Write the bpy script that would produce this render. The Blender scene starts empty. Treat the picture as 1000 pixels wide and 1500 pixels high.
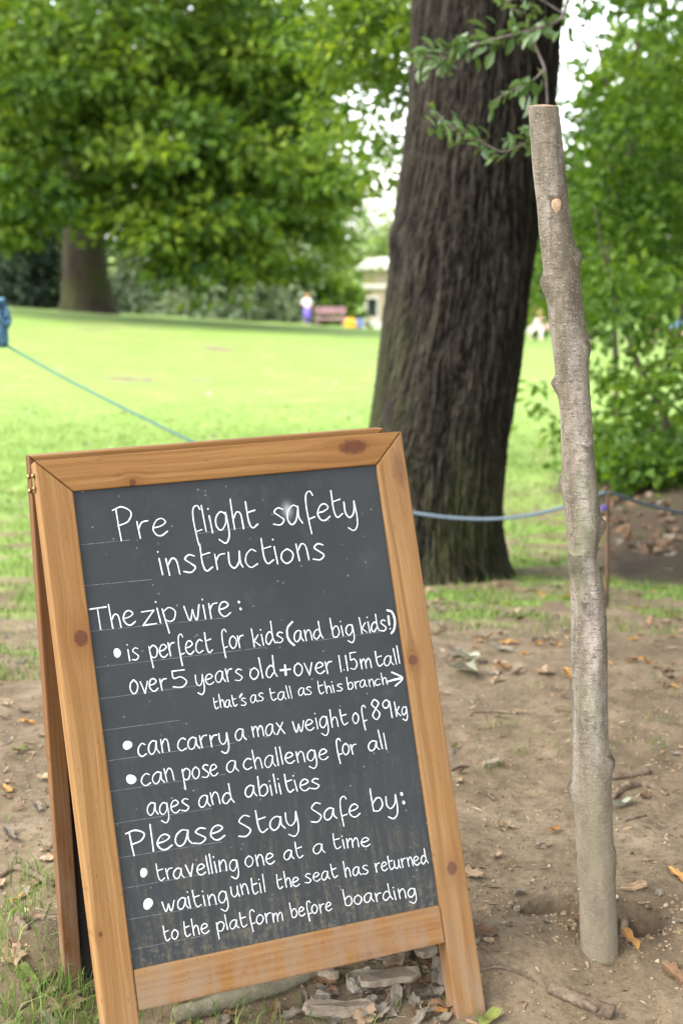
import bpy, bmesh, math, random
import numpy as np
from mathutils import Vector, Matrix, Euler

S = bpy.context.scene
COL = S.collection
rad = math.radians

# ------------------------------------------------------------------ camera
FPX, PITCH = 2300.0, rad(10.3487)          # focal length in photo pixels, downward pitch
cam_d = bpy.data.cameras.new('camera')
cam = bpy.data.objects.new('camera', cam_d); COL.objects.link(cam)
cam.location = (0, 0, 1.0)
cam.rotation_euler = (math.pi/2 - PITCH, 0, 0)
cam_d.sensor_fit = 'VERTICAL'; cam_d.sensor_height = 22.3; cam_d.sensor_width = 14.9
cam_d.lens = FPX/1500*22.3
cam_d.clip_start = 0.05; cam_d.clip_end = 2000
cam_d.dof.use_dof = True; cam_d.dof.focus_distance = 2.04; cam_d.dof.aperture_fstop = 3.9
S.camera = cam

# ------------------------------------------------------------------ sky, sun, exposure
SUN_EL, SUN_AZ = rad(52), math.atan2(-0.80, -0.25)     # the light comes from the left, a little behind the camera
w = bpy.data.worlds.new('World'); S.world = w; w.use_nodes = True
nt = w.node_tree; nt.nodes.clear()
sky = nt.nodes.new('ShaderNodeTexSky'); sky.sky_type = 'NISHITA'; sky.sun_disc = False
sky.sun_elevation = SUN_EL; sky.sun_rotation = SUN_AZ
sky.air_density = 1.0; sky.dust_density = 1.0; sky.ozone_density = 1.0
hs = nt.nodes.new('ShaderNodeHueSaturation'); hs.inputs['Saturation'].default_value = 0.28
bg = nt.nodes.new('ShaderNodeBackground'); bg.inputs['Strength'].default_value = 0.15
ow = nt.nodes.new('ShaderNodeOutputWorld')
nt.links.new(sky.outputs[0], hs.inputs['Color']); nt.links.new(hs.outputs[0], bg.inputs[0]); nt.links.new(bg.outputs[0], ow.inputs[0])
sd = bpy.data.lights.new('sun', 'SUN'); sd.energy = 1.3; sd.angle = rad(44); sd.color = (1.0, 0.96, 0.84)
sun = bpy.data.objects.new('sun', sd); COL.objects.link(sun)
sdir = Vector((math.sin(SUN_AZ)*math.cos(SUN_EL), math.cos(SUN_AZ)*math.cos(SUN_EL), math.sin(SUN_EL)))
sun.rotation_euler = sdir.to_track_quat('Z', 'Y').to_euler()
sun.location = sdir*60
S.view_settings.view_transform = 'Standard'; S.view_settings.look = 'None'
S.view_settings.gamma = 1.0; S.view_settings.exposure = 2.75
S.view_settings.use_curve_mapping = False
S.render.engine = 'CYCLES'
S.cycles.use_denoising = True
S.cycles.max_bounces = 8; S.cycles.transparent_max_bounces = 8
S.cycles.sample_clamp_indirect = 6.0

# ------------------------------------------------------------------ helpers
CP, SP = math.cos(PITCH), math.sin(PITCH)
def ray(px, py):
    a, b = (px-500)/FPX, -(py-750)/FPX
    return np.array([a, CP + b*SP, b*CP - SP])
def at(px, py, Y):
    d = ray(px, py); k = Y/d[1]
    return np.array([0, 0, 1.0]) + d*k
def pxm(Y):                                   # metres per photo pixel at depth Y
    return Y/FPX

def vnoise(x, y, seed=0):
    x = np.asarray(x, float); y = np.asarray(y, float)
    xi = np.floor(x).astype(np.int64); yi = np.floor(y).astype(np.int64)
    fx = x-xi; fy = y-yi
    fx = fx*fx*(3-2*fx); fy = fy*fy*(3-2*fy)
    def h(a, b):
        n = (a*374761393 + b*668265263 + seed*974634547) & 0xffffffff
        n = ((n ^ (n >> 13))*1274126177) & 0xffffffff
        return ((n ^ (n >> 16)) & 0xffff)/65535.0
    return (h(xi, yi)*(1-fx)+h(xi+1, yi)*fx)*(1-fy) + (h(xi, yi+1)*(1-fx)+h(xi+1, yi+1)*fx)*fy
def fbm(x, y, o=4, seed=0):
    t = 0; a = 0.5; n = 0
    for k in range(o):
        t = t + a*vnoise(x*2**k, y*2**k, seed+k*17); n += a; a *= 0.5
    return t/n
def sstep(a, b, x):
    t = np.clip((np.asarray(x, float)-a)/(b-a), 0, 1); return t*t*(3-2*t)

GY = [-60, -2, .8, 1.5, 1.75, 1.93, 2.06, 2.4, 3, 4, 5, 6.2, 10, 20, 35, 55, 62, 90, 150, 700]
GZ = [-.6, -.4, -.24, -.10, -.057, -.037, 0, .02, .01, -.10, -.24, -.40, -.62, -.95, -1.27, -2.47, -3.1, -5, -6, -6]
BUMPS = []        # (x, y, sx, sy, height)
def ground_base(x, y):
    x = np.asarray(x, float); y = np.asarray(y, float)
    z = np.interp(y, GY, GZ)
    z = z - .06*np.clip(x, -10, 10)*sstep(8, 25, y)*(1-sstep(60, 80, y))
    z = z + .16*sstep(1.0, 1.8, x)*sstep(5.6, 7.6, y)*(1-sstep(8, 11, y))
    for bx, by, sx, sy, h in BUMPS:
        q = ((x-bx)/sx)**2+((y-by)/sy)**2
        z = z + h*np.exp(-(np.minimum(q, 9)**4 if h < -.02 else q))
    return z
def ground_fine(x, y):
    near = 1-sstep(5, 9, y)
    return near*((fbm(x*3.1, y*3.1, 3, 5)-.5)*.04 + (fbm(x*11, y*11, 4, 9)-.5)*.026) + sstep(5, 9, y)*(fbm(x*.8, y*.8, 3, 31)-.5)*.10
def G(x, y):
    return ground_base(x, y) + ground_fine(x, y)
_HY = np.concatenate([np.arange(1.0, 4, .004), np.arange(4, 12, .02), np.geomspace(12, 130, 400)])
def hit(px, py):
    """where the view ray through a photo pixel meets the ground"""
    d = ray(px, py); P = np.array([0, 0, 1.0])[None]+d[None]*(_HY/d[1])[:, None]
    g = P[:, 2]-G(P[:, 0], P[:, 1]); k = int(np.argmax(g <= 0)) if (g <= 0).any() else len(g)-1
    p = P[k]; return np.array([p[0], p[1], float(G(p[0], p[1]))])

# ---- node helper
class NM:
    def __init__(self, name):
        self.m = bpy.data.materials.new(name); self.m.use_nodes = True
        self.t = self.m.node_tree; self.t.nodes.clear()
        self.out = self.n('ShaderNodeOutputMaterial')
    def n(self, kind, **k):
        o = self.t.nodes.new(kind)
        for a, v in k.items(): setattr(o, a, v)
        return o
    def put(self, sock, v):
        if isinstance(v, bpy.types.NodeSocket): self.t.links.new(v, sock)
        elif v is not None:
            if isinstance(v, tuple) and len(v) == 3 and sock.type == 'RGBA': v = (*v, 1)
            sock.default_value = v
    def math(self, op, a, b=None, c=None, clamp=False):
        o = self.n('ShaderNodeMath', operation=op, use_clamp=clamp)
        self.put(o.inputs[0], a)
        if b is not None: self.put(o.inputs[1], b)
        if c is not None: self.put(o.inputs[2], c)
        return o.outputs[0]
    def mix(self, f, a, b, mode='MIX'):
        o = self.n('ShaderNodeMix', data_type='RGBA', blend_type=mode)
        self.put(o.inputs[0], f); self.put(o.inputs[6], a); self.put(o.inputs[7], b)
        return o.outputs[2]
    def ramp(self, f, stops, interp='LINEAR'):
        o = self.n('ShaderNodeValToRGB'); r = o.color_ramp; r.interpolation = interp
        while len(r.elements) < len(stops): r.elements.new(.5)
        for e, (p, c) in zip(r.elements, stops):
            e.position = p; e.color = (*c, 1) if isinstance(c, tuple) else (c, c, c, 1)
        self.put(o.inputs[0], f); return o.outputs[0]
    def coord(self, kind='Object'):
        return self.n('ShaderNodeTexCoord').outputs[kind]
    def xyz(self, v):
        o = self.n('ShaderNodeSeparateXYZ'); self.put(o.inputs[0], v); return o.outputs
    def vec(self, x, y, z):
        o = self.n('ShaderNodeCombineXYZ')
        for s, v in zip(o.inputs, (x, y, z)): self.put(s, v)
        return o.outputs[0]
    def scale(self, v, s):
        o = self.n('ShaderNodeVectorMath', operation='MULTIPLY'); self.put(o.inputs[0], v); self.put(o.inputs[1], s); return o.outputs[0]
    def noise(self, v, scale=1.0, detail=4.0, rough=.55, dist=0.0):
        o = self.n('ShaderNodeTexNoise'); self.put(o.inputs['Vector'], v)
        o.inputs['Scale'].default_value = scale; o.inputs['Detail'].default_value = detail
        o.inputs['Roughness'].default_value = rough; o.inputs['Distortion'].default_value = dist
        return o.outputs[0]
    def voro(self, v, scale=1.0, feature='F1'):
        o = self.n('ShaderNodeTexVoronoi', feature=feature); self.put(o.inputs['Vector'], v)
        o.inputs['Scale'].default_value = scale; return o.outputs
    def attr(self, name):
        return self.n('ShaderNodeAttribute', attribute_name=name).outputs
    def bump(self, h, strength=.5, dist=.01):
        o = self.n('ShaderNodeBump'); self.put(o.inputs['Height'], h)
        o.inputs['Strength'].default_value = strength; o.inputs['Distance'].default_value = dist
        return o.outputs[0]
    def bsdf(self, color, rough=.8, spec=.3, normal=None, metal=0.0):
        o = self.n('ShaderNodeBsdfPrincipled')
        self.put(o.inputs['Base Color'], color); self.put(o.inputs['Roughness'], rough)
        self.put(o.inputs['Specular IOR Level'], spec); o.inputs['Metallic'].default_value = metal
        if normal is not None: self.put(o.inputs['Normal'], normal)
        return o.outputs[0]
    def done(self, sh):
        self.t.links.new(sh, self.out.inputs[0]); return self.m

# ---- mesh helpers
def mesh_np(name, V, F, mat=None, parent=None, smooth=False, attrs=None):
    """V (n,3); F (m,k) array or a list of index tuples"""
    me = bpy.data.meshes.new(name)
    V = np.asarray(V, np.float32)
    if isinstance(F, np.ndarray):
        m, k = F.shape
        me.vertices.add(len(V)); me.vertices.foreach_set('co', V.ravel())
        me.loops.add(m*k); me.loops.foreach_set('vertex_index', F.astype(np.int32).ravel())
        me.polygons.add(m); me.polygons.foreach_set('loop_start', np.arange(0, m*k, k, dtype=np.int32))
        me.polygons.foreach_set('loop_total', np.full(m, k, np.int32))
        me.update(calc_edges=True)
    else:
        me.from_pydata([tuple(map(float, v)) for v in V], [], [tuple(map(int, f)) for f in F]); me.update()
    if smooth: me.polygons.foreach_set('use_smooth', np.ones(len(me.polygons), bool))
    for k, a in (attrs or {}).items():
        at_ = me.attributes.new(k, 'FLOAT', 'POINT'); at_.data.foreach_set('value', np.asarray(a, np.float32).ravel())
    if mat: me.materials.append(mat)
    o = bpy.data.objects.new(name, me); COL.objects.link(o)
    if parent: o.parent = parent
    return o
def bm_obj(name, bm, mat=None, parent=None, smooth=False):
    me = bpy.data.meshes.new(name); bm.to_mesh(me); bm.free()
    if smooth:
        for p in me.polygons: p.use_smooth = True
    if mat: me.materials.append(mat)
    o = bpy.data.objects.new(name, me); COL.objects.link(o)
    if parent: o.parent = parent
    return o
def empty(name, loc=(0, 0, 0)):
    o = bpy.data.objects.new(name, None); o.location = loc; o.empty_display_size = .1; COL.objects.link(o); return o
def tag(o, label, cat, group=None):
    o['label'] = label; o['category'] = cat
    if group: o['group'] = group
    return o
def tube(path, radii, seg=10, rough=0.0, rng=None, cap=True, seed=0):
    """closed tapered tube along a path; returns V, F"""
    P = np.asarray(path, float); n = len(P); R = np.atleast_1d(np.asarray(radii, float))
    R = np.interp(np.linspace(0, 1, n), np.linspace(0, 1, len(R)), R) if len(R) not in (1, n) else np.broadcast_to(R, (n,))
    T = np.gradient(P, axis=0); T /= np.linalg.norm(T, axis=1)[:, None]+1e-12
    up = np.array([0, 0, 1.0]) if abs(T[0][2]) < .9 else np.array([1.0, 0, 0])
    V = []; a = np.cross(T[0], up); a /= np.linalg.norm(a)
    ph = np.arange(seg)*2*math.pi/seg
    for i in range(n):
        a = a - T[i]*(a@T[i]); a /= np.linalg.norm(a); b = np.cross(T[i], a)
        r = R[i]*(1+rough*(vnoise(np.cos(ph)*1.7+9+i*.9, np.sin(ph)*1.7+5+i*.37, seed)-.5)*2)
        V.append(P[i]+np.outer(np.cos(ph)*r, a)+np.outer(np.sin(ph)*r, b))
    V = np.concatenate(V); F = []
    for i in range(n-1):
        for j in range(seg):
            k = (j+1) % seg
            F.append((i*seg+j, i*seg+k, (i+1)*seg+k, (i+1)*seg+j))
    if cap:
        F.append(tuple(range(seg-1, -1, -1))); F.append(tuple((n-1)*seg+j for j in range(seg)))
    return V, F
def tubes(parts):
    VV = []; FF = []; o = 0
    for V, F in parts:
        VV.append(V); FF += [tuple(i+o for i in f) for f in F]; o += len(V)
    return np.concatenate(VV), FF
def spline(pts, n):
    """Catmull-Rom through pts"""
    P = [np.asarray(p, float) for p in pts]
    if len(P) == 2: return np.array([P[0]+(P[1]-P[0])*t for t in np.linspace(0, 1, n)])
    Q = [2*P[0]-P[1]]+P+[2*P[-1]-P[-2]]; out = []
    for i in range(1, len(Q)-2):
        for t in np.linspace(0, 1, n, endpoint=False):
            a, b, c, d = Q[i-1:i+3]
            out.append(.5*((2*b)+(-a+c)*t+(2*a-5*b+4*c-d)*t*t+(-a+3*b-3*c+d)*t**3))
    out.append(P[-1]); return np.array(out)
def prism(bm, poly, n0, n1, bevel=.0):
    """polygon in (u, v) extruded from n0 to n1 along the third axis"""
    b = bmesh.new()
    lo = [b.verts.new((u, v, n0)) for u, v in poly]; hi = [b.verts.new((u, v, n1)) for u, v in poly]
    k = len(poly)
    b.faces.new(lo[::-1]); b.faces.new(hi)
    for i in range(k): b.faces.new((lo[i], lo[(i+1) % k], hi[(i+1) % k], hi[i]))
    bmesh.ops.recalc_face_normals(b, faces=b.faces)
    if bevel: bmesh.ops.bevel(b, geom=list(b.edges), offset=bevel, segments=2, profile=.6, affect='EDGES')
    me = bpy.data.meshes.new('tmp'); b.to_mesh(me); b.free(); bm.from_mesh(me); bpy.data.meshes.remove(me)
def box(bm, lo, hi, bevel=0):
    prism(bm, [(lo[0], lo[1]), (hi[0], lo[1]), (hi[0], hi[1]), (lo[0], hi[1])], lo[2], hi[2], bevel)
def copy_tree(o, parent=None):
    c = o.copy(); COL.objects.link(c); c.parent = parent
    if parent: c.matrix_parent_inverse = o.matrix_parent_inverse.copy()
    for ch in list(o.children): copy_tree(ch, c)
    return c

# ------------------------------------------------------------------ ground
BUMPS += [(-.42, 2.0, .13, .11, .065)]
h1 = hit(938, 1352); h2 = hit(806, 1330); h3 = hit(776, 1395)
BUMPS += [(h1[0]-.012, h1[1]+.006, .043, .040, -.15), (h1[0]+.075, h1[1]-.015, .04, .06, .020), (h1[0]-.01, h1[1]+.085, .06, .03, .012), (h2[0], h2[1],   .036, .024, -.035), (h2[0]+.03, h2[1]-.035, .06, .03, .014), (h3[0], h3[1], .07, .05, .012)]
xs = np.unique(np.concatenate([np.arange(-1.0, 1.3, .0105), np.geomspace(1.3, 420, 150), -np.geomspace(1.0, 420, 150)]))
ys = np.unique(np.concatenate([np.arange(1.3, 3.4, .0105), np.geomspace(3.4, 12, 190), np.geomspace(12, 700, 170), 1.3-np.geomspace(.0105, 60, 70)]))
gx, gy = np.meshgrid(xs, ys); gz = G(gx, gy)
nx, ny = len(xs), len(ys)
idx = np.arange(nx*ny).reshape(ny, nx)
GF = np.stack([idx[:-1, :-1], idx[:-1, 1:], idx[1:, 1:], idx[1:, :-1]], -1).reshape(-1, 4)
def gauss(x, y, c, sx, sy): return np.exp(-((x-c[0])/sx)**2-((y-c[1])/sy)**2)
spots = []
for px, py, sx, sy, a in ((200, 558, .85, .55, .9), (300, 557, .6, .4, .6), (5, 571, .35, .4, .9), (318, 511, .30, .8, .8), (290, 513, .2, .5, .4), (95, 515, .55, .9, .55), (60, 500, .5, 1.2, .4), (150, 490, .8, 1.6, .35), (725, 862, .34, .20, 1.0), (800, 815, .45, .25, .6), (640, 850, .3, .2, .4)):
    spots.append((hit(px, py), sx, sy, a))
def turf_mask(x, y):
    n = fbm(x*1.3, y*1.3, 4, 51); n2 = fbm(x*5, y*5, 3, 77)
    e = y + 1.5*(n-.5)*2 + .7*np.clip(-x-.2, 0, 2)*(y < 8) - .25*np.clip(x-.3, 0, 2)
    t = sstep(3.7, 5.2, e)*(1-.82*sstep(.42, .60, n2)*(1-sstep(6, 11, y)))*(.62+.38*sstep(5, 8.5, y))
    t = t*(1-.45*sstep(.52, .70, fbm(x*.45, y*.30, 4, 91))*sstep(6, 9, y)*(1-sstep(40, 60, y)*0))
    for c, sx, sy, a in spots:
        t = t*(1-a*gauss(x, y, c, sx, sy)*sstep(.40, .62, fbm(x*3.4, y*1.2, 4, 13)+.06))
    # scruffy tufts left of the sign and under it
    near = sstep(-.12, -.34, x)*(1-sstep(2.25, 2.75, y))*sstep(.40, .55, fbm(x*6, y*6, 3, 23))
    near = np.maximum(near, .45*gauss(x, y, (-.08, 1.95), .2, .12)*sstep(.45, .6, n2))
    return np.maximum(t, .20*near)
def mulch_mask(x, y):
    return sstep(.98, 1.16, x-.07*(y-6)+.22*(fbm(x*2, y*2, 3, 8)-.5))*(1-sstep(2.4, 3.2, x+.5*(fbm(x*2, y*2, 3, 28)-.5)))*sstep(5.5, 6.1, y+.5*(fbm(x*3, y*3, 3, 18)-.5))*(1-sstep(9.5, 11, y))
turf = turf_mask(gx, gy); mulch = mulch_mask(gx, gy)
# soil thrown up round the branch foot, darkened to paint in the pit's shade
dug_shade = np.clip(gauss(gx, gy, (h1[0]+.02, h1[1]-.005), .085, .065)*1.5+.8*gauss(gx, gy, (h2[0], h2[1]), .06, .04), 0, 1)*sstep(.30, .62, fbm(gx*24, gy*24, 4, 83)+.12)
m = NM('ground_earth_and_turf'); P = m.coord('Object')
a_t = m.attr('turf')[2]; a_m = m.attr('mulch')[2]
n1 = m.noise(P, 2.3, 5, .6); n2 = m.noise(P, 26, 6, .65); n3 = m.noise(P, 190, 4, .6); n4 = m.noise(P, 75, 5, .7)
earth = m.ramp(n1, [(.28, (.106, .076, .047)), (.52, (.166, .123, .079)), (.74, (.228, .177, .119))])
earth = m.mix(m.ramp(n2, [(.34, .55), (.52, 0.0)]), earth, (.070, .052, .033))
earth = m.mix(m.ramp(n2, [(.60, 0.0), (.78, .45)]), earth, (.26, .215, .15))
earth = m.mix(m.ramp(n3, [(.60, 0.0), (.72, .38)]), earth, (.055, .041, .026))
earth = m.mix(m.ramp(n4, [(.38, .5), (.50, 0.0)]), earth, (.080, .055, .032))
earth = m.mix(m.ramp(n4, [(.58, 0.0), (.70, .4)]), earth, (.27, .215, .145))
vg = m.noise(P, 1.1, 4, .6); vg2 = m.noise(P, 9, 5, .65)
grass_c = m.ramp(vg, [(.30, (.110, .190, .036)), (.55, (.138, .218, .046)), (.75, (.178, .232, .060))])
grass_c = m.mix(m.ramp(vg2, [(.42, .5), (.6, 0.0)]), grass_c, (.15, .20, .045))
dry = m.noise(P, 3.7, 5, .6)
grass_c = m.mix(m.ramp(dry, [(.56, 0.0), (.72, .55)]), grass_c, (.30, .26, .13))
brk = m.math('ADD', a_t, m.math('MULTIPLY', m.math('SUBTRACT', n2, .5), 1.1))
col = m.mix(m.ramp(brk, [(.30, 0.0), (.62, 1.0)]), earth, grass_c)
mul = m.mix(m.noise(P, 60, 5, .7), (.014, .010, .007), (.060, .040, .025))
col = m.mix(m.math('MULTIPLY', a_m, .95), col, mul)
col = m.mix(m.math('MULTIPLY', m.attr('dug_shade')[2], .7), col, (.055, .038, .023))
hb = m.math('ADD', m.math('MULTIPLY', n2, .7), m.math('ADD', m.math('MULTIPLY', n3, .15), m.math('MULTIPLY', n4, .45)))
ground_mat = m.done(m.bsdf(col, .92, .12, m.bump(hb, .55, .012)))
o = mesh_np('ground', np.stack([gx, gy, gz], -1).reshape(-1, 3), GF, ground_mat, smooth=True, attrs={'turf': turf, 'mulch': mulch, 'dug_shade': dug_shade})
o['kind'] = 'structure'

# ------------------------------------------------------------------ chalkboard sign
def wood(name, axis, knots, dirt=(0.02, -.17), tint=(1, 1, 1), seed=0.0, worn=0.0):
    """pine; axis 0/1: the grain runs along local x / y; knots: (x, y, rx, ry, strength)"""
    m = NM(name); X = m.xyz(m.coord('Object')); x, y, z = X[0], X[1], X[2]
    warp = 0.0; core = 0.0; halo = 0.0
    for kx, ky, rx, ry, st in knots:
        dx = m.math('SUBTRACT', x, kx); dy = m.math('SUBTRACT', y, ky)
        ex = m.math('DIVIDE', dx, rx); ey = m.math('DIVIDE', dy, ry)
        d2 = m.math('ADD', m.math('MULTIPLY', ex, ex), m.math('MULTIPLY', ey, ey))
        rag = m.noise(m.scale(m.coord('Object'), (150, 150, 150)), 1, 4, .7)
        c = m.math('MULTIPLY', m.math('SUBTRACT', 1.25, m.math('ADD', d2, m.math('MULTIPLY', m.math('SUBTRACT', rag, .5), 1.5)), clamp=True), st)
        core = c if core == 0.0 else m.math('MAXIMUM', core, c)
        if axis == 1: g2 = m.math('ADD', m.math('MULTIPLY', m.math('DIVIDE', dx, rx*2.2), m.math('DIVIDE', dx, rx*2.2)), m.math('MULTIPLY', m.math('DIVIDE', dy, ry*3.2), m.math('DIVIDE', dy, ry*3.2)))
        else: g2 = m.math('ADD', m.math('MULTIPLY', m.math('DIVIDE', dx, rx*3.2), m.math('DIVIDE', dx, rx*3.2)), m.math('MULTIPLY', m.math('DIVIDE', dy, ry*2.2), m.math('DIVIDE', dy, ry*2.2)))
        e = m.math('EXPONENT', m.math('MULTIPLY', g2, -1.0))
        h = m.math('MULTIPLY', e, st); halo = h if halo == 0.0 else m.math('MAXIMUM', halo, h)
        s = m.math('MULTIPLY', e, m.math('MULTIPLY', dx if axis == 1 else dy, -.75))
        warp = s if warp == 0.0 else m.math('ADD', warp, s)
    cr, al = (x, y) if axis == 1 else (y, x)
    if not isinstance(warp, float): cr = m.math('ADD', cr, warp)
    wob = m.noise(m.vec(m.math('MULTIPLY', cr, 18), m.math('MULTIPLY', al, 2.2), seed), 1, 2)
    cr2 = m.math('ADD', cr, m.math('MULTIPLY', wob, .020))
    v1 = m.vec(m.math('MULTIPLY', cr2, 170), m.math('MULTIPLY', al, 1.6), m.math('ADD', m.math('MULTIPLY', z, 60), seed))
    ring = m.noise(v1, 1, 2, .5)
    v2 = m.vec(m.math('MULTIPLY', cr2, 900), m.math('MULTIPLY', al, 14), m.math('ADD', m.math('MULTIPLY', z, 300), seed))
    fine = m.noise(v2, 1, 3, .6)
    broad = m.noise(m.vec(m.math('MULTIPLY', cr, 9), m.math('MULTIPLY', al, 3.1), seed+4), 1, 3)
    t = m.math('ADD', m.math('MULTIPLY', ring, .62), m.math('MULTIPLY', fine, .38))
    sc = lambda c: tuple(a*b*k for a, b, k in zip(c, tint, (.66, .65, .56)))
    col = m.ramp(t, [(.30, sc((.205, .098, .036))), (.45, sc((.285, .148, .056))), (.60, sc((.375, .208, .088))), (.75, sc((.42, .250, .115)))])
    col = m.mix(m.ramp(broad, [(.35, 0.0), (.75, .45)]), col, sc((.235, .100, .030)))
    if not isinstance(core, float):
        col = m.mix(m.math('MULTIPLY', halo, .65), col, sc((.20, .075, .020)))
        kn = m.noise(m.scale(m.coord('Object'), (400, 400, 400)), 1, 3)
        kc = m.mix(kn, (.040, .013, .006), (.105, .034, .015))
        col = m.mix(m.ramp(core, [(.05, 0.0), (.60, .9)]), col, kc)
    # weathering towards the feet: greyer, paler, with mud splashes
    n3 = m.noise(m.scale(m.coord('Object'), (42, 12, 42)), 1, 5, .65)
    wz = m.n('ShaderNodeMapRange'); m.put(wz.inputs[0], y); wz.inputs[1].default_value = dirt[0]; wz.inputs[2].default_value = dirt[1]
    wz.inputs[3].default_value = worn; wz.inputs[4].default_value = 1.0
    f = m.math('MULTIPLY', wz.outputs[0], m.ramp(n3, [(.36, 0.0), (.62, .75)]))
    col = m.mix(f, col, (.185, .132, .090))
    pits = m.noise(m.vec(m.math('MULTIPLY', cr, 520), m.math('MULTIPLY', al, 70), seed+9), 1, 1)
    col = m.mix(m.ramp(pits, [(.70, 0.0), (.77, .6)]), col, (.06, .028, .012))
    b = m.bump(m.math('ADD', t, m.math('MULTIPLY', fine, .6)), .22, .002)
    return m.done(m.bsdf(col, m.ramp(t, [(.3, .75), (.7, .6)]), .2, b))

sO = Vector((-0.25622661, 1.79377697, 1-0.89785546))
sU = Vector((0.91697652, 0.3983821, 0.02111301)); sV = Vector((-0.13931238, 0.2701734, 0.95267959)); sN = sU.cross(sV).normalized()
sign_M = Matrix((( sU.x, sV.x, sN.x, sO.x), (sU.y, sV.y, sN.y, sO.y), (sU.z, sV.z, sN.z, sO.z), (0, 0, 0, 1)))
sign = empty('chalkboard_sign'); sign.matrix_world = sign_M
tag(sign, 'A-frame chalkboard sign with a pine frame and white handwritten safety instructions', 'sign')

def part(name, poly, n0, n1, mat, parent=sign, bevel=.0022, M=None):
    bm = bmesh.new(); prism(bm, poly, n0, n1, bevel)
    if M is not None: bm.transform(M)
    return bm_obj(name, bm, mat, parent)
FOOT = -.166
W_left = wood('pine_stile_a', 1, [(-.0135, .4105, .0092, .0110, 1.0), (-.035, .05, .003, .004, .6)], seed=1.3)
W_right = wood('pine_stile_b', 1, [(.4316, .3254, .0072, .0074, 1.0), (.4445, .0438, .0080, .0095, .85), (.452, .585, .010, .030, .35)], seed=7.1, worn=.22, tint=(1.0, .99, 1.0))
W_top = wood('pine_rail_a', 0, [(.3891, .6215, .022, .011, .75), (.0775, .5985, .0045, .0055, .9), (.06, .61, .004, .001, .5)], seed=3.9, tint=(.96, .90, .80))
W_bot = wood('pine_rail_b', 0, [(.31, -.045, .02, .006, .3)], dirt=(.06, -.06), seed=5.5, worn=.5, tint=(.98, .92, .86))
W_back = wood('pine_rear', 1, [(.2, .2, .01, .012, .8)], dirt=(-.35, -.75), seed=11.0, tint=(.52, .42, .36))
W_backrail = wood('pine_rear_rail', 0, [(.2, -.02, .01, .006, .6)], dirt=(-.5, -.8), seed=13.0, tint=(.9, .85, .75))
part('stile', [(-.0440, FOOT), (-.0004, FOOT), (-.0004, .5941), (-.0440, .6370)], -.022, .006, W_left)
st = part('stile', [(.4204, FOOT), (.4640, FOOT), (.4640, .6375), (.4204, .5941)], -.022, .006, W_right)
part('top_rail', [(-.0434, .6374), (.0000, .5949), (.4200, .5949), (.4634, .6379)], -.0215, .0055, W_top)
part('bottom_rail', [(.0002, -.0500), (.4198, -.0500), (.4198, -.0004), (.0002, -.0004)], -.020, .0045, W_bot)
# board
m = NM('chalkboard_slate'); O_ = m.coord('Object'); X = m.xyz(O_)
base = m.ramp(m.noise(m.scale(O_, (9, 7, 1)), 1, 4, .6), [(.3, (.020, .0225, .0235)), (.7, (.028, .031, .032))])
ghost = m.noise(m.scale(O_, (30, 22, 1)), 1, 5, .7)
base = m.mix(m.ramp(ghost, [(.55, 0.0), (.85, .30)]), base, (.085, .090, .094))
low = m.n('ShaderNodeMapRange'); m.put(low.inputs[0], X[1]); low.inputs[1].default_value = .34; low.inputs[2].default_value = -.01
low = m.math('POWER', low.outputs[0], 1.8)
drip = m.noise(m.scale(O_, (120, 14, 1)), 1, 4, .7); drip2 = m.noise(m.scale(O_, (260, 190, 1)), 1, 3, .7)
f = m.math('MULTIPLY', m.math('MULTIPLY', m.ramp(drip, [(.47, 0.0), (.70, 1.0)]), m.ramp(drip2, [(.36, 0.0), (.62, 1.0)])), m.math('MULTIPLY', low, 1.0))
base = m.mix(m.math('MULTIPLY', f, .8), base, (.145, .118, .080))
edge = m.n('ShaderNodeMapRange'); m.put(edge.inputs[0], X[1]); edge.inputs[1].default_value = .055; edge.inputs[2].default_value = .0
e2 = m.math('MULTIPLY', edge.outputs[0], m.ramp(m.noise(m.scale(O_, (70, 90, 1)), 1, 5, .7), [(.50, 0.0), (.70, .7)]))
base = m.mix(e2, base, (.135, .112, .075))
sp = m.voro(m.scale(O_, (85, 85, 1)), 1)
spk = m.math('MULTIPLY', m.ramp(sp[0], [(.05, 1.0), (.15, 0.0)]), m.ramp(m.noise(m.scale(O_, (37, 37, 1)), 1, 2), [(.52, 0.0), (.60, .75)]))
base = m.mix(spk, base, (.17, .165, .15))
smd = m.math('EXPONENT', m.math('MULTIPLY', m.math('ADD', m.math('POWER', m.math('DIVIDE', m.math('SUBTRACT', X[0], .284), .006), 2), m.math('POWER', m.math('DIVIDE', m.math('SUBTRACT', X[1], .545), .009), 2)), -1.0))
base = m.mix(m.math('MULTIPLY', smd, .5), base, (.45, .46, .48))
chalkboard_mat = m.done(m.bsdf(base, m.ramp(ghost, [(.3, .55), (.7, .68)]), .22, m.bump(drip2, .05, .001)))
panel = part('chalkboard', [(-.006, -.006), (.426, -.006), (.426, .600), (-.006, .600)], -.006, .0, chalkboard_mat, bevel=0)

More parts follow.
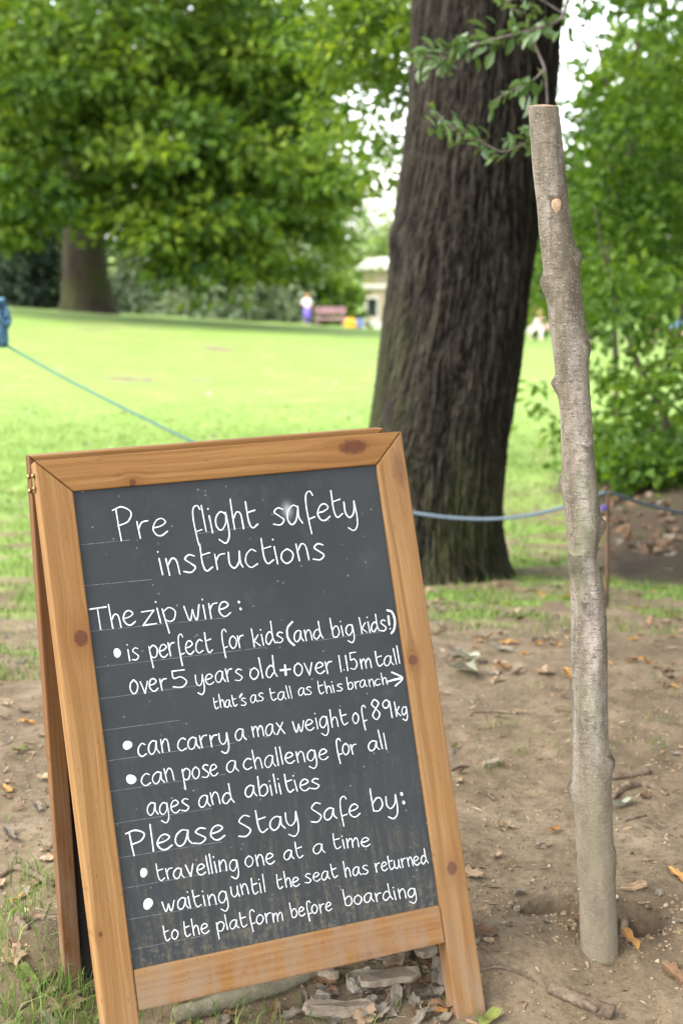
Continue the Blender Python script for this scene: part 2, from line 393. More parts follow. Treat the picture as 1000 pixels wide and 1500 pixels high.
# handwriting: stroke letters in x-height units
GL = {
'a': (1.0, [[(.84, .88), (.52, 1.0), (.16, .74), (.06, .30), (.28, .0), (.62, .22), (.84, .88)], [(.84, .92), (.82, .35), (1.02, .02)]]),
'b': (.9, [[(.08, 1.7), (.12, .9), (.18, .06)], [(.18, .06), (.55, .0), (.86, .36), (.76, .86), (.48, .94), (.17, .62)]]),
'c': (.82, [[(.80, .88), (.52, 1.0), (.18, .72), (.10, .30), (.38, .0), (.82, .16)]]),
'd': (1.0, [[(.80, .72), (.52, .94), (.16, .66), (.08, .22), (.36, .0), (.74, .34)], [(.76, 1.7), (.82, .5), (1.04, .02)]]),
'e': (.9, [[(.10, .50), (.52, .56), (.82, .76), (.60, 1.0), (.28, .90), (.08, .46), (.26, .08), (.56, .0), (.90, .20)]]),
'f': (.74, [[(.80, 1.42), (.64, 1.66), (.36, 1.5), (.28, .9), (.33, .1), (.42, -.72)], [(.34, .10), (.76, .20)]]),
'g': (.92, [[(.80, .86), (.48, 1.0), (.14, .70), (.10, .24), (.38, .0), (.74, .36), (.82, .92)], [(.82, .95), (.88, .2), (.84, -.40), (.56, -.74), (.14, -.50)]]),
'h': (.86, [[(.10, 1.7), (.14, .9), (.20, .0)], [(.18, .58), (.44, .95), (.70, .80), (.80, .0)]]),
'i': (.28, [[(.08, 1.0), (.18, .0)], [(.05, 1.42), (.07, 1.40)]]),
'k': (.84, [[(.08, 1.62), (.14, .9), (.18, .0)], [(.74, 1.02), (.20, .46)], [(.24, .50), (.82, .02)]]),
'l': (.26, [[(.06, 1.66), (.18, .0)]]),
'm': (1.26, [[(.08, 1.0), (.14, .0)], [(.12, .58), (.40, .98), (.58, .78), (.62, .0)], [(.62, .56), (.92, .98), (1.12, .78), (1.18, .0)]]),
'n': (.88, [[(.08, 1.0), (.18, .0)], [(.14, .58), (.44, .98), (.70, .80), (.80, .0)]]),
'o': (.90, [[(.54, 1.0), (.20, .82), (.08, .36), (.36, .0), (.74, .22), (.84, .68), (.54, 1.0), (.42, .97)]]),
'p': (.90, [[(.06, .95), (.12, .2), (.22, -.76)], [(.10, .76), (.50, 1.0), (.86, .70), (.72, .18), (.42, .02), (.17, .16)]]),
'r': (.70, [[(.08, 1.0), (.18, .0)], [(.14, .58), (.36, .92), (.70, .98)]]),
's': (.82, [[(.78, .90), (.46, 1.0), (.20, .78), (.50, .52), (.78, .26), (.50, .0), (.06, .08)]]),
't': (.84, [[(.20, 1.56), (.26, .45), (.46, .0), (.84, .18)], [(.24, .92), (.76, 1.02)]]),
'u': (.90, [[(.08, 1.0), (.10, .30), (.38, .0), (.70, .38), (.76, 1.0)], [(.76, 1.0), (.78, .30), (.90, .02)]]),
'v': (.82, [[(.06, 1.0), (.42, .0)], [(.42, .0), (.78, 1.0)]]),
'w': (1.20, [[(.04, 1.0), (.24, .15), (.40, .05), (.62, .72)], [(.62, .72), (.74, .10), (.90, .08), (1.16, 1.0)]]),
'x': (.86, [[(.10, 1.0), (.82, .0)], [(.76, 1.0), (.04, .0)]]),
'y': (.90, [[(.08, 1.0), (.10, .36), (.36, .04), (.68, .34), (.78, 1.0)], [(.78, 1.0), (.86, .1), (.80, -.48), (.52, -.76), (.16, -.56)]]),
'z': (.92, [[(.04, .98), (.86, 1.0)], [(.86, 1.0), (.04, .02)], [(.04, .02), (.92, .03)]]),
'P': (1.08, [[(.16, 1.62), (.22, .8), (.30, .0)], [(-.04, 1.56), (.50, 1.68), (1.0, 1.36), (.78, .92), (.20, .76)]]),
'T': (1.10, [[(-.08, 1.54), (1.14, 1.56)], [(.50, 1.54), (.56, .0)]]),
'S': (.92, [[(.92, 1.36), (.56, 1.48), (.20, 1.12), (.54, .76), (.86, .38), (.52, .0), (.04, .08)]]),
'5': (.95, [[(.90, 1.56), (.20, 1.54)], [(.20, 1.54), (.22, .88), (.62, .96), (.90, .48), (.58, .02), (.08, .12)]]),
'1': (.32, [[(.10, 1.55), (.18, .0)]]),
'8': (.88, [[(.76, 1.34), (.42, 1.6), (.12, 1.26), (.46, .86), (.80, .40), (.44, .0), (.10, .36), (.44, .84), (.78, 1.22), (.70, 1.44)]]),
'9': (.92, [[(.80, 1.36), (.48, 1.6), (.12, 1.28), (.30, .92), (.64, 1.0), (.80, 1.40)], [(.80, 1.42), (.86, .7), (.90, .0)]]),
'.': (.24, [[(.08, .05), (.10, .03)]]),
}
WORDS=[
[('Pre', 48.3, 526.8, 115.3, 528.0, 23.7), ('flight', 146.5, 526.7, 239.8, 526.6, 22.8), ('safety', 260.9, 525.9, 383.8, 527.6, 23.8)],
[('instructions', 99.4, 477.4, 327.7, 474.6, 21.6)],
[('The', 4.3, 417.8, 59.2, 418.0, 18.1), ('zip', 67.0, 416.2, 114.0, 416.6, 18.3), ('wire', 124.9, 415.8, 187.0, 415.5, 18.5)],
[('is', 43.6, 374.0, 57.9, 374.7, 14.7), ('perfect', 71.2, 373.9, 154.8, 371.9, 16.1), ('for', 167.0, 373.0, 198.8, 372.5, 15.1), ('kids', 210.3, 370.6, 253.0, 372.3, 15.2), ('and', 268.2, 370.5, 309.1, 370.4, 14.0), ('big', 322.2, 369.7, 353.5, 369.9, 14.1), ('kids', 363.4, 369.2, 401.9, 370.4, 14.2)],
[('over', 41.0, 333.8, 89.0, 331.9, 15.1), ('5', 95.6, 333.7, 117.3, 332.9, 15.7), ('years', 126.2, 331.7, 190.1, 331.0, 14.9), ('old', 200.3, 330.0, 236.3, 329.7, 15.5), ('over', 262.1, 326.2, 316.8, 323.9, 16.6), ('1.15', 325.6, 323.7, 352.4, 323.3, 13.6), ('m', 356.0, 324.2, 372.5, 323.9, 13.7), ('tall', 377.4, 323.2, 414.8, 322.9, 13.7)],
[('that', 146.5, 299.1, 178.5, 298.7, 9.6), ('s', 183.6, 298.2, 191.0, 298.1, 9.7), ('as', 197.4, 299.8, 215.9, 300.4, 10.6), ('tall', 223.3, 299.4, 254.6, 298.1, 9.8), ('as', 263.6, 300.0, 282.8, 299.1, 9.8), ('this', 290.5, 298.5, 325.6, 297.8, 9.9), ('branch', 333.7, 298.5, 391.7, 298.4, 9.5)],
[('can', 41.2, 254.0, 82.2, 254.6, 15.8), ('carry', 91.2, 254.1, 160.4, 252.4, 15.1), ('a', 170.0, 254.9, 183.9, 254.6, 14.0), ('max', 193.5, 255.8, 237.7, 254.6, 14.1), ('weight', 249.2, 254.7, 326.7, 252.8, 14.2), ('of', 335.1, 252.9, 354.4, 252.4, 13.6), ('89', 363.0, 253.3, 391.7, 253.4, 15.9), ('kg', 396.8, 253.9, 414.1, 253.9, 11.4)],
[('can', 40.0, 218.4, 84.5, 218.1, 15.3), ('pose', 94.2, 216.6, 141.4, 215.6, 14.6), ('a', 151.7, 217.1, 167.3, 216.4, 13.9), ('challenge', 174.9, 216.9, 292.4, 213.8, 14.0), ('for', 303.3, 215.3, 334.6, 214.1, 13.9), ('all', 350.6, 214.8, 378.4, 213.8, 13.5)],
[('ages', 43.3, 179.9, 98.0, 178.2, 14.8), ('and', 109.1, 180.3, 156.5, 178.9, 14.6), ('abilities', 172.6, 181.5, 276.2, 177.1, 14.4)],
[('Please', 14.2, 135.6, 138.5, 136.1, 19.3), ('Stay', 157.8, 135.4, 240.1, 134.4, 17.7), ('Safe', 256.5, 135.2, 326.2, 134.1, 15.8), ('by', 343.0, 134.0, 381.1, 134.9, 17.9)],
[('travelling', 43.6, 99.2, 151.0, 94.3, 13.5), ('one', 161.3, 95.0, 201.1, 94.0, 13.3), ('at', 213.1, 95.3, 239.9, 94.1, 12.2), ('a', 253.5, 95.6, 269.6, 94.6, 11.8), ('time', 281.6, 97.3, 334.7, 92.9, 12.3)],
[('waiting', 46.5, 60.9, 132.0, 56.6, 13.4), ('until', 137.3, 62.1, 183.2, 60.4, 12.4), ('the', 198.2, 60.7, 230.0, 59.6, 11.2), ('seat', 237.9, 61.2, 282.8, 60.5, 11.3), ('has', 293.2, 59.0, 326.3, 57.9, 11.0), ('returned', 337.0, 57.3, 412.9, 55.9, 11.5)],
[('to', 43.5, 25.4, 63.0, 25.8, 11.3), ('the', 69.1, 25.4, 102.2, 24.9, 11.8), ('platform', 112.4, 23.7, 201.8, 21.5, 11.4), ('before', 212.2, 21.7, 269.0, 20.5, 10.8), ('boarding', 286.8, 22.8, 389.3, 16.1, 11.4)],
]
DOTS= [(2, 199.6, 431.4, 1.7), (2, 200.7, 422.3, 1.7), (3, 31.1, 386.4, 5.1), (3, 407.2, 371.2, 1.0), (6, 29.2, 270.6, 5.6), (7, 28.4, 228.2, 6.0), (9, 389.7, 151.6, 2.2), (9, 390.9, 140.0, 2.2), (10, 29.4, 112.4, 4.9), (11, 29.8, 74.1, 6.2)]
STROKES= [(3, [(269.2, 397.1), (261.3, 389.9), (259.8, 379.2), (262.5, 371.7), (267.2, 366.6)]), (3, [(407.1, 387.9), (407.0, 376.8)]), (3, [(407.0, 396.3), (413.6, 392.7), (415.9, 381.3), (413.2, 370.4), (408.1, 364.6)]), (4, [(243.9, 336.3), (257.3, 335.9)]), (4, [(250.8, 342.1), (250.3, 329.6)]), (5, [(186.6, 312.8), (183.8, 309.7)]), (5, [(391.1, 301.2), (403.5, 302.7), (414.8, 303.2)]), (5, [(400.6, 313.0), (414.8, 303.2), (403.0, 294.2)])]
RULES= [[(3.3, 527.0), (65.3, 526.8)], [(150.1, 525.9), (234.2, 528.1)], [(0.2, 475.2), (87.1, 473.5)], [(-0.1, 417.5), (178.3, 413.4)], [(-0.6, 372.0), (228.6, 368.7)], [(296.0, 368.4), (395.6, 368.9)], [(-0.4, 332.6), (139.1, 331.7)], [(-0.2, 293.4), (99.9, 291.8)], [(-0.7, 255.3), (169.7, 252.7)], [(-2.1, 217.5), (150.6, 215.5)], [(-2.0, 177.9), (126.7, 176.0)], [(-1.4, 135.8), (134.4, 132.5)], [(-1.1, 98.2), (143.1, 96.6)], [(-1.7, 60.0), (128.4, 57.3)], [(-1.3, 23.4), (96.5, 22.6)]]
m = NM('chalk_white'); cn = m.noise(m.scale(m.coord('Object'), (900, 900, 1)), 1, 3)
cl_ = m.noise(m.scale(m.coord('Object'), (160, 160, 1)), 1, 4, .7)
chalk = m.done(m.bsdf(m.mix(m.ramp(cl_, [(.30, .55), (.46, 0.0)]), m.ramp(cn, [(.28, (.40, .41, .43)), (.5, (.60, .61, .63))]), (.30, .31, .33)), .85, .15))
m = NM('chalk_ruling'); rn = m.noise(m.scale(m.coord('Object'), (140, 3, 1)), 1, 3)
ruling_mat = m.done(m.bsdf(m.ramp(rn, [(.35, (.075, .078, .083)), (.65, (.20, .20, .205))]), .8, .2))
rng = np.random.default_rng(4)
ZO = [0]
def ribbon(P, wid, h=.0005):
    """a low rounded ridge of chalk along points P (metres on the board)"""
    P = np.asarray(P, float); n = len(P)
    if n < 2: return None
    d = np.concatenate([[0], np.cumsum(np.linalg.norm(np.diff(P, axis=0), axis=1))]); Lg = d[-1]
    T = np.gradient(P, axis=0); T /= np.linalg.norm(T, axis=1)[:, None]+1e-12
    Nn = np.stack([-T[:, 1], T[:, 0]], 1)
    r = wid/2*(1+.30*(fbm(d*110+rng.random()*99, d*0, 2, 3)-.5)*2)
    # round ends: extra rings
    A = []
    for s, i in ((-1, 0), (1, n-1)):
        ring = [(P[i]+T[i]*s*r[i]*math.sin(a), Nn[i], r[i]*math.cos(a)) for a in (.5, 1.0, 1.4)]
        A.append(ring)
    rings = A[0][::-1]+[(P[i], Nn[i], r[i]) for i in range(n)]+A[1]
    ZO[0] += 1; z0 = .00025+.000012*(ZO[0] % 9)
    V = []; F = []
    for c, nn, rr in rings:
        for k, (a, z) in enumerate(((-1, 0), (-.62, .75), (0, 1), (.62, .75), (1, 0))):
            q = c+nn*rr*a; V.append((q[0], q[1], z0+h*z*min(1, rr/(wid*.4))))
    for i in range(len(rings)-1):
        for k in range(4): F.append((i*5+k, i*5+k+1, (i+1)*5+k+1, (i+1)*5+k))
    return np.array(V), F
def write(line_i):
    parts = []
    for t, u0, v0, u1, v1, xh in WORDS[line_i]:
        u0, v0, u1, v1, xh = (q/1000 for q in (u0, v0, u1, v1, xh))
        wid = np.clip(.0007+xh*.054, .0012, .0018)
        gap = .13
        tot = sum(GL[c][0] for c in t)+gap*(len(t)-1)
        sx = (u1-u0)/(tot-.02)
        x = 0.0
        for c in t:
            ww, strokes = GL[c]
            jx, jy, js = rng.normal(0, .03), rng.normal(0, .035), 1+rng.normal(0, .05)
            sl = .015+rng.normal(0, .025)
            for s in strokes:
                sp_ = spline(s, 9)
                f = (x+sp_[:, 0]*1.0+jx+sl*sp_[:, 1])*sx
                tt = f/(u1-u0)
                px_ = u0+f; py_ = v0+(v1-v0)*tt+(sp_[:, 1]*js+jy)*xh
                Q = np.stack([px_, py_], 1)
                if len(s) == 2 and np.linalg.norm(Q[-1]-Q[0]) < .001: Q = np.stack([Q[0]+[0, .0002], Q[0], Q[0]-[0, .0003]])
                parts.append(ribbon(Q, wid))
            x += ww+gap
    for i, u, v, r in DOTS:
        if i == line_i:
            a = np.linspace(0, 2*math.pi, 20, endpoint=False); r = r/1000
            ra = r*(1+.10*np.cos(2*a+i)+.04*np.cos(3*a))
            V = [(u/1000, v/1000, .0009)]+[(u/1000+ra[k]*.75*math.cos(a[k]), v/1000+ra[k]*.75*1.06*math.sin(a[k]), .0008) for k in range(20)]+[(u/1000+ra[k]*math.cos(a[k]), v/1000+ra[k]*1.06*math.sin(a[k]), .0002) for k in range(20)]
            F = [(0, 1+k, 1+(k+1) % 20) for k in range(20)]+[(1+k, 21+k, 21+(k+1) % 20, 1+(k+1) % 20) for k in range(20)]
            parts.append((np.array(V), F))
    for i, pts in STROKES:
        if i == line_i:
            parts.append(ribbon(spline([np.array(p)/1000 for p in pts], 6), .0025))
    V, F = tubes(parts)
    return mesh_np('handwriting', V, F, chalk, panel)
for li in range(len(WORDS)): write(li)
V, F = tubes([ribbon(np.array([np.array(a)+(np.array(b)-np.array(a))*t for t in np.linspace(0, 1, 12)])/1000, .00055, .00008) for a, b in RULES])
mesh_np('ruling', V, F, ruling_mat, panel)

m = NM('blackboard_back'); blackboard_mat = m.done(m.bsdf(m.ramp(m.noise(m.scale(m.coord('Object'), (30, 12, 30)), 1, 4), [(.3, (.010, .009, .008)), (.7, (.022, .019, .016))]), .8, .15))
# rear frame: its own axes, hinged just behind the top of the front frame
TH = rad(14.5)
hinge_l = Matrix.Translation((0, .630, -.026))
BM = hinge_l @ Matrix.Rotation(TH, 4, 'X')            # rear frame local: x right, y up from the hinge, z towards the front
# the hinge lies at y = 0; the frame reaches 2 cm above it and 0.78 below
rear = empty('rear_frame'); rear.parent = sign
rear.matrix_local = Matrix.Identity(4)
def rpart(name, poly, n0, n1, mat, bevel=.002):
    o = part(name, poly, n0, n1, mat, rear, bevel); o.matrix_local = BM; return o
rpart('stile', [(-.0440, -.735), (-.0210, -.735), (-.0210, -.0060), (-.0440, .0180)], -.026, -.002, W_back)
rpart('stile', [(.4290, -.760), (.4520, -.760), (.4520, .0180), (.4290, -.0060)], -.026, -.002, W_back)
rpart('top_rail', [(-.0436, .0186), (-.0200, -.0056), (.4282, -.0056), (.4516, .0186)], -.0255, -.0025, W_backrail)
rpart('bottom_rail', [(-.0205, -.742), (.4285, -.742), (.4285, -.702), (-.0205, -.702)], -.0245, -.0035, W_backrail)
rpart('chalkboard', [(-.022, -.704), (.430, -.704), (.430, -.004), (-.022, -.004)], -.018, -.012, blackboard_mat, 0)
# brass hinge knuckle and screws at the top left, washer-headed bolt on the right edge
m = NM('brass'); brass = m.done(m.bsdf((.30, .21, .09), .42, .5, metal=1.0))
m = NM('galvanised'); galv = m.done(m.bsdf(m.ramp(m.noise(m.scale(m.coord('Object'), (300, 300, 300)), 1, 3), [(.3, (.20, .20, .19)), (.7, (.36, .36, .34))]), .45, .5, metal=.7))
def knuckle(u, v, n, r, ln, mat, nm, along):
    P = np.array([u, v, n]); d = np.array(along)
    V, F = tube([P-d*ln/2, P-d*ln/2*.7, P+d*ln/2*.7, P+d*ln/2], [r*.6, r, r, r*.6], 12)
    return mesh_np(nm, V, F, mat, sign, True)
hg = part('hinge', [(-.0456, .600), (-.0442, .600), (-.0442, .622), (-.0456, .622)], -.018, -.006, brass, bevel=.0004)
for v, n in ((.620, -.004), (.604, -.006)):
    V, F = tube([(-.0458, v, n), (-.0475, v, n), (-.0482, v, n)], [.0030, .0028, .0012], 10); mesh_np('screw', V, F, brass, hg, True)
for v, n in ((.624, -.034), (.606, -.038)):
    V, F = tube([(-.0438, v, n), (-.0468, v, n), (-.0476, v, n)], [.0032, .0030, .0014], 10); mesh_np('screw', V, F, brass, hg, True)
V, F = tube([(.4636, .530, -.010), (.4660, .530, -.010), (.4672, .530, -.010)], [.0085, .0085, .006], 18); mesh_np('bolt', V, F, galv, sign)

# ------------------------------------------------------------------ measuring branch (upright stick)
SY = 2.06
edge = [(155, 774, 816), (200, 777, 821), (250, 781, 827), (300, 787, 832), (340, 789, 837), (370, 793, 841), (420, 799, 850), (460, 803, 854), (500, 808, 859), (560, 815, 862), (600, 820, 865), (660, 822, 869), (700, 823, 873), (765, 828, 880), (815, 833, 873), (870, 835, 886), (950, 836, 889), (1000, 836, 889), (1080, 837, 891), (1115, 838, 893), (1155, 836, 896), (1200, 841, 897), (1250, 843, 900), (1300, 847, 902), (1350, 847, 904), (1400, 849, 906), (1470, 851, 909)]
ey = np.array([e[0] for e in edge]); el = np.array([e[1] for e in edge]); er = np.array([e[2] for e in edge])
NR, NS = 420, 72
yy = np.linspace(155, 1470, NR)
xl = np.interp(yy, ey, el); xr = np.interp(yy, ey, er)
ctr = np.array([at((a+b)/2, y, SY) for a, b, y in zip(xl, xr, yy)])
rr = (xr-xl)/2*pxm(SY*1.02)
phi = np.linspace(0, 2*math.pi, NS, endpoint=False)
# knots: pixel row, angle (0 right, -90 towards the camera, 180 left), height, spread in rows, spread in angle
KN = [(303, -88, .0024, 13, .50), (372, -22, .0080, 9, .42), (414, -158, .0078, 9, .45), (508, -30, .0045, 8, .35), (561, -172, .0065, 7, .30), (662, -62, .0055, 10, .42), (705, 178, .0045, 8, .3), (769, -2, .0060, 9, .28), (822, -132, .0085, 10, .55), (884, -110, .0018, 6, .2), (905, -30, .0012, 5, .2), (1113, -20, .0065, 9, .42), (1155, 176, .0050, 11, .30), (1252, -5, .0025, 12, .35), (1262, 178, .002, 12, .3), (1005, 175, .002, 10, .3)]
RAD = np.repeat(rr[:, None], NS, 1)
kmask = np.zeros((NR, NS))
for ky, ka, hh, sy_, sa in KN:
    hh *= 1.2; sy_ *= 1.15
    da = (phi[None]-rad(ka)+math.pi) % (2*math.pi)-math.pi; dy = (yy[:, None]-ky)
    dyk = np.where(dy < 0, dy/(sy_*.8), dy/(sy_*1.7))          # sharp shoulder above, long taper below
    dyk = dyk+.9*np.abs(da/sa)*(dy < 0)-.25*np.abs(da/sa)
    g = np.exp(-dyk**2-(da/sa)**2); RAD += hh*g
    kmask = np.maximum(kmask, .75*g+np.exp(-((dyk+.75)/.40)**2-(da/(sa*1.15))**2))
PH, YY = np.meshgrid(phi, yy)
RAD += .0012*(fbm(np.cos(PH)*2.2+5, YY*.02+np.sin(PH)*2.2, 3, 3)-.5)+.0007*(fbm(np.cos(PH)*9+5, YY*.11+np.sin(PH)*9, 3, 6)-.5)
RAD[0] *= .965
Vs = np.stack([ctr[:, None, 0]+np.cos(PH)*RAD, ctr[:, None, 1]+np.sin(PH)*RAD, np.repeat(ctr[:, 2:3], NS, 1)+.0018*np.sin(PH)*(YY < 160)], -1).reshape(-1, 3)
ii = np.arange(NR*NS).reshape(NR, NS); jj = np.roll(ii, -1, 1)
Fs = np.stack([ii[:-1], ii[1:], jj[1:], jj[:-1]], -1).reshape(-1, 4)
root_z = float(G(ctr[-1, 0], SY))
stick = empty('measuring_branch'); tag(stick, 'upright bare branch with knots and a sawn top, stuck in the earth beside the sign', 'branch')
m = NM('branch_bark'); P = m.coord('Object'); X = m.xyz(P)
b1 = m.noise(m.scale(P, (38, 38, 12)), 1, 5, .6); b2 = m.noise(m.scale(P, (90, 90, 420)), 1, 4, .6); b3 = m.noise(m.scale(P, (520, 520, 620)), 1, 3, .6)
col = m.ramp(b1, [(.30, (.070, .058, .039)), (.48, (.132, .110, .078)), (.66, (.198, .166, .126))])
streak = m.noise(m.scale(P, (46, 46, 3.2)), 1, 3, .55)
pale = m.math('MULTIPLY', m.math('MAXIMUM', m.attr('streak')[2], m.ramp(streak, [(.56, 0.0), (.70, .55)])), m.ramp(b3, [(.36, .25), (.56, 1.0)]))
col = m.mix(m.math('MULTIPLY', pale, .75), col, (.46, .40, .365))
col = m.mix(m.ramp(b2, [(.56, 0.0), (.66, .75)]), col, (.060, .045, .032))
blot = m.noise(m.scale(P, (120, 120, 80)), 1, 5, .7)
col = m.mix(m.ramp(blot, [(.36, .6), (.50, 0.0)]), col, (.085, .066, .046))
col = m.mix(m.ramp(blot, [(.58, 0.0), (.72, .5)]), col, (.33, .28, .24))
spk = m.voro(m.scale(P, (330, 330, 210)), 1)[0]
col = m.mix(m.math('MULTIPLY', m.ramp(spk, [(.10, 1.0), (.26, 0.0)]), m.ramp(b3, [(.45, 0.0), (.55, .75)])), col, (.50, .45, .40))
grn = m.noise(m.scale(P, (20, 20, 5)), 1, 4, .6)
col = m.mix(m.ramp(grn, [(.54, 0.0), (.70, .55)]), col, (.155, .165, .085))
lowz = m.n('ShaderNodeMapRange'); m.put(lowz.inputs[0], X[2]); lowz.inputs[1].default_value = .34; lowz.inputs[2].default_value = .16; lowz.inputs[3].default_value = 0; lowz.inputs[4].default_value = .5
col = m.mix(m.math('MULTIPLY', lowz.outputs[0], m.ramp(b1, [(.2, .6), (.6, 1.0)])), col, (.235, .190, .132))
kn = m.attr('knot')[2]
col = m.mix(m.ramp(m.math('ADD', kn, m.math('MULTIPLY', m.math('SUBTRACT', b3, .5), .5)), [(.35, 0.0), (.85, .85)]), col, (.060, .050, .034))
hb = m.math('ADD', m.math('MULTIPLY', b2, .7), m.math('MULTIPLY', b3, .8))
bark_mat = m.done(m.bsdf(col, .85, .2, m.bump(hb, .8, .003)))
dface = (PH-rad(-82)+math.pi) % (2*math.pi)-math.pi
smask = np.exp(-(dface/.42)**2)*sstep(430, 560, YY)*(1-sstep(1090, 1130, YY))*(.45+.55*sstep(.35, .6, fbm(YY*.02, PH*2, 3, 9)))
mesh_np('bark', Vs, Fs, bark_mat, stick, True, {'knot': kmask, 'streak': smask})
m = NM('cut_wood'); P = m.coord('Object'); wn = m.noise(m.scale(P, (260, 260, 260)), 1, 4)
cut_mat = m.done(m.bsdf(m.ramp(wn, [(.3, (.22, .14, .085)), (.7, (.37, .26, .165))]), .8, .2))
top = Vs[:NS]; V = np.concatenate([top, top*.5+top.mean(0)*.5+[0, 0, .0012], [top.mean(0)+[0, 0, .002]]])
F = [(k, (k+1) % NS, NS+(k+1) % NS, NS+k) for k in range(NS)]+[(NS+k, NS+(k+1) % NS, 2*NS) for k in range(NS)]
mesh_np('cut_end', V, [f for f in F], cut_mat, stick)
# the pale oval knot scar with its dark rim
i0 = int(np.argmin(abs(yy-304)))
c0 = ctr[i0]+np.array([.0010, -(rr[i0]+.0026), 0]); a = np.linspace(0, 2*math.pi, 28, endpoint=False)
ov = lambda s, d: [(c0[0]+s*.0062*math.cos(t)*(1+.35*math.sin(t)), c0[1]+d+.10*abs(math.cos(t))*s*.009, c0[2]+s*.0098*math.sin(t)) for t in a]
scar = mesh_np('knot_scar', [(c0[0], c0[1]-.0010, c0[2])]+ov(.6, -.001)+ov(1, -.0003)+ov(1.05, .004), [(0, 1+(k+1) % 28, 1+k) for k in range(28)]+[(1+k, 1+(k+1) % 28, 29+(k+1) % 28, 29+k) for k in range(28)]+[(29+k, 29+(k+1) % 28, 57+(k+1) % 28, 57+k) for k in range(28)], cut_mat, stick, True)
m = NM('scar_rim'); rim_mat = m.done(m.bsdf((.085, .055, .034), .85, .2))
rimp = [np.array([c0[0]+.0070*math.cos(t)*(1+.35*math.sin(t)), c0[1]+.0010+.0013*abs(math.cos(t)), c0[2]+.0110*math.sin(t)]) for t in np.linspace(0, 2*math.pi, 30)]
V, F = tube(rimp, .0012, 8, .4); mesh_np('rim', V, F, rim_mat, scar, True)

# ------------------------------------------------------------------ oak trunk
OY = 6.2
oe = [(-700, 640, 860), (-300, 622, 838), (0, 607, 819), (150, 600, 806), (220, 592, 799), (330, 579, 790), (450, 564, 776), (570, 547, 757), (640, 535, 745), (700, 528, 739), (770, 524, 735), (820, 514, 740), (850, 504, 747), (900, 490, 756)]
oy = np.array([e[0] for e in oe]); ol = np.array([e[1] for e in oe]); orr = np.array([e[2] for e in oe])
oak = empty('oak_tree', (0, 0, 0)); tag(oak, 'thick dark furrowed oak trunk rising behind the chalkboard sign', 'tree')
yy2 = np.concatenate([np.geomspace(1, 720, 60)[::-1]*-1, np.linspace(0, 900, 420)])
NA = 560
ph2 = np.linspace(0, 2*math.pi, NA, endpoint=False)
cx = np.interp(yy2, oy, (ol+orr)/2); wr = np.interp(yy2, oy, (orr-ol)/2)*pxm(OY*1.005)
cen = np.array([at(a, b, OY) for a, b in zip(cx, yy2)])
PH, ZZ = np.meshgrid(ph2, cen[:, 2]); R0 = np.repeat(wr[:, None], NA, 1)
u = PH*wr.mean()/.030
wv = (fbm(np.cos(PH)*3+7, ZZ*2.2+np.sin(PH)*3, 3, 2)-.5)*1.3
r1 = 1-np.abs(fbm(np.cos(PH)*13+wv+11, ZZ*3.6+np.sin(PH)*13, 3, 41)*2-1)
r2 = 1-np.abs(fbm(np.cos(PH)*26+wv*1.6+3, ZZ*10+np.sin(PH)*26, 3, 43)*2-1)
brk_ = fbm(np.cos(PH)*16+3, ZZ*34+np.sin(PH)*16, 3, 47); br = fbm(np.cos(PH)*30+3, ZZ*60+np.sin(PH)*30, 3, 48)
furrow = .34*r1**2.2+.50*r2**1.6+.32*(brk_-.5)+.40*(br-.5)
lump = (fbm(np.cos(PH)*1.4+3, ZZ*1.6+np.sin(PH)*1.4, 3, 71)-.5)*.05
flare = .045*np.clip((ZZ-.0)/-.5, 0, 1)**3*(.5+.9*np.abs(np.cos(PH*2.5+.6)))
boss = np.zeros_like(PH)
for bz, ba, hh, sz, sa in ((at(600, 350, OY)[2], -160, .03, .07, .3), (at(640, 345, OY)[2], -120, .012, .05, .2), (at(700, 500, OY)[2], -80, .01, .08, .3)):
    da = (PH-rad(ba)+math.pi) % (2*math.pi)-math.pi; boss += hh*np.exp(-((ZZ-bz)/sz)**2-(da/sa)**2)
RR = R0+lump+flare+boss-.020*furrow+.006
Vo = np.stack([cen[:, None, 0]+np.cos(PH)*RR, cen[:, None, 1]+np.sin(PH)*RR, ZZ], -1).reshape(-1, 3)
ii = np.arange(len(yy2)*NA).reshape(len(yy2), NA); jj = np.roll(ii, -1, 1)
Fo = np.stack([ii[:-1], ii[1:], jj[1:], jj[:-1]], -1).reshape(-1, 4)
m = NM('oak_bark'); P = m.coord('Object'); X = m.xyz(P)
fu = m.attr('furrow')[2]
n1 = m.noise(m.scale(P, (24, 24, 6)), 1, 5, .65); n2 = m.noise(m.scale(P, (120, 120, 45)), 1, 4, .65)
col = m.mix(m.ramp(m.math('ADD', fu, m.math('MULTIPLY', m.math('SUBTRACT', n2, .5), .5)), [(.15, 0.0), (.75, 1.0)]), (.066, .055, .042), (.007, .0055, .0045))
col = m.mix(m.ramp(n1, [(.5, 0.0), (.75, .5)]), col, (.030, .024, .019))
moss = m.noise(m.scale(P, (6, 6, 2)), 1, 4, .6)
lz = m.n('ShaderNodeMapRange'); m.put(lz.inputs[0], m.math('ADD', X[2], m.math('MULTIPLY', m.math('SUBTRACT', X[0], .38), 1.6))); lz.inputs[1].default_value = .55; lz.inputs[2].default_value = -.35
col = m.mix(m.math('MULTIPLY', m.math('MULTIPLY', lz.outputs[0], m.ramp(moss, [(.40, 0.0), (.6, 1.0)])), .42), col, (.085, .110, .025))
oak_mat = m.done(m.bsdf(col, .95, .1, m.bump(n2, .9, .02)))
mesh_np('trunk', Vo, Fo, oak_mat, oak, True, {'furrow': furrow})

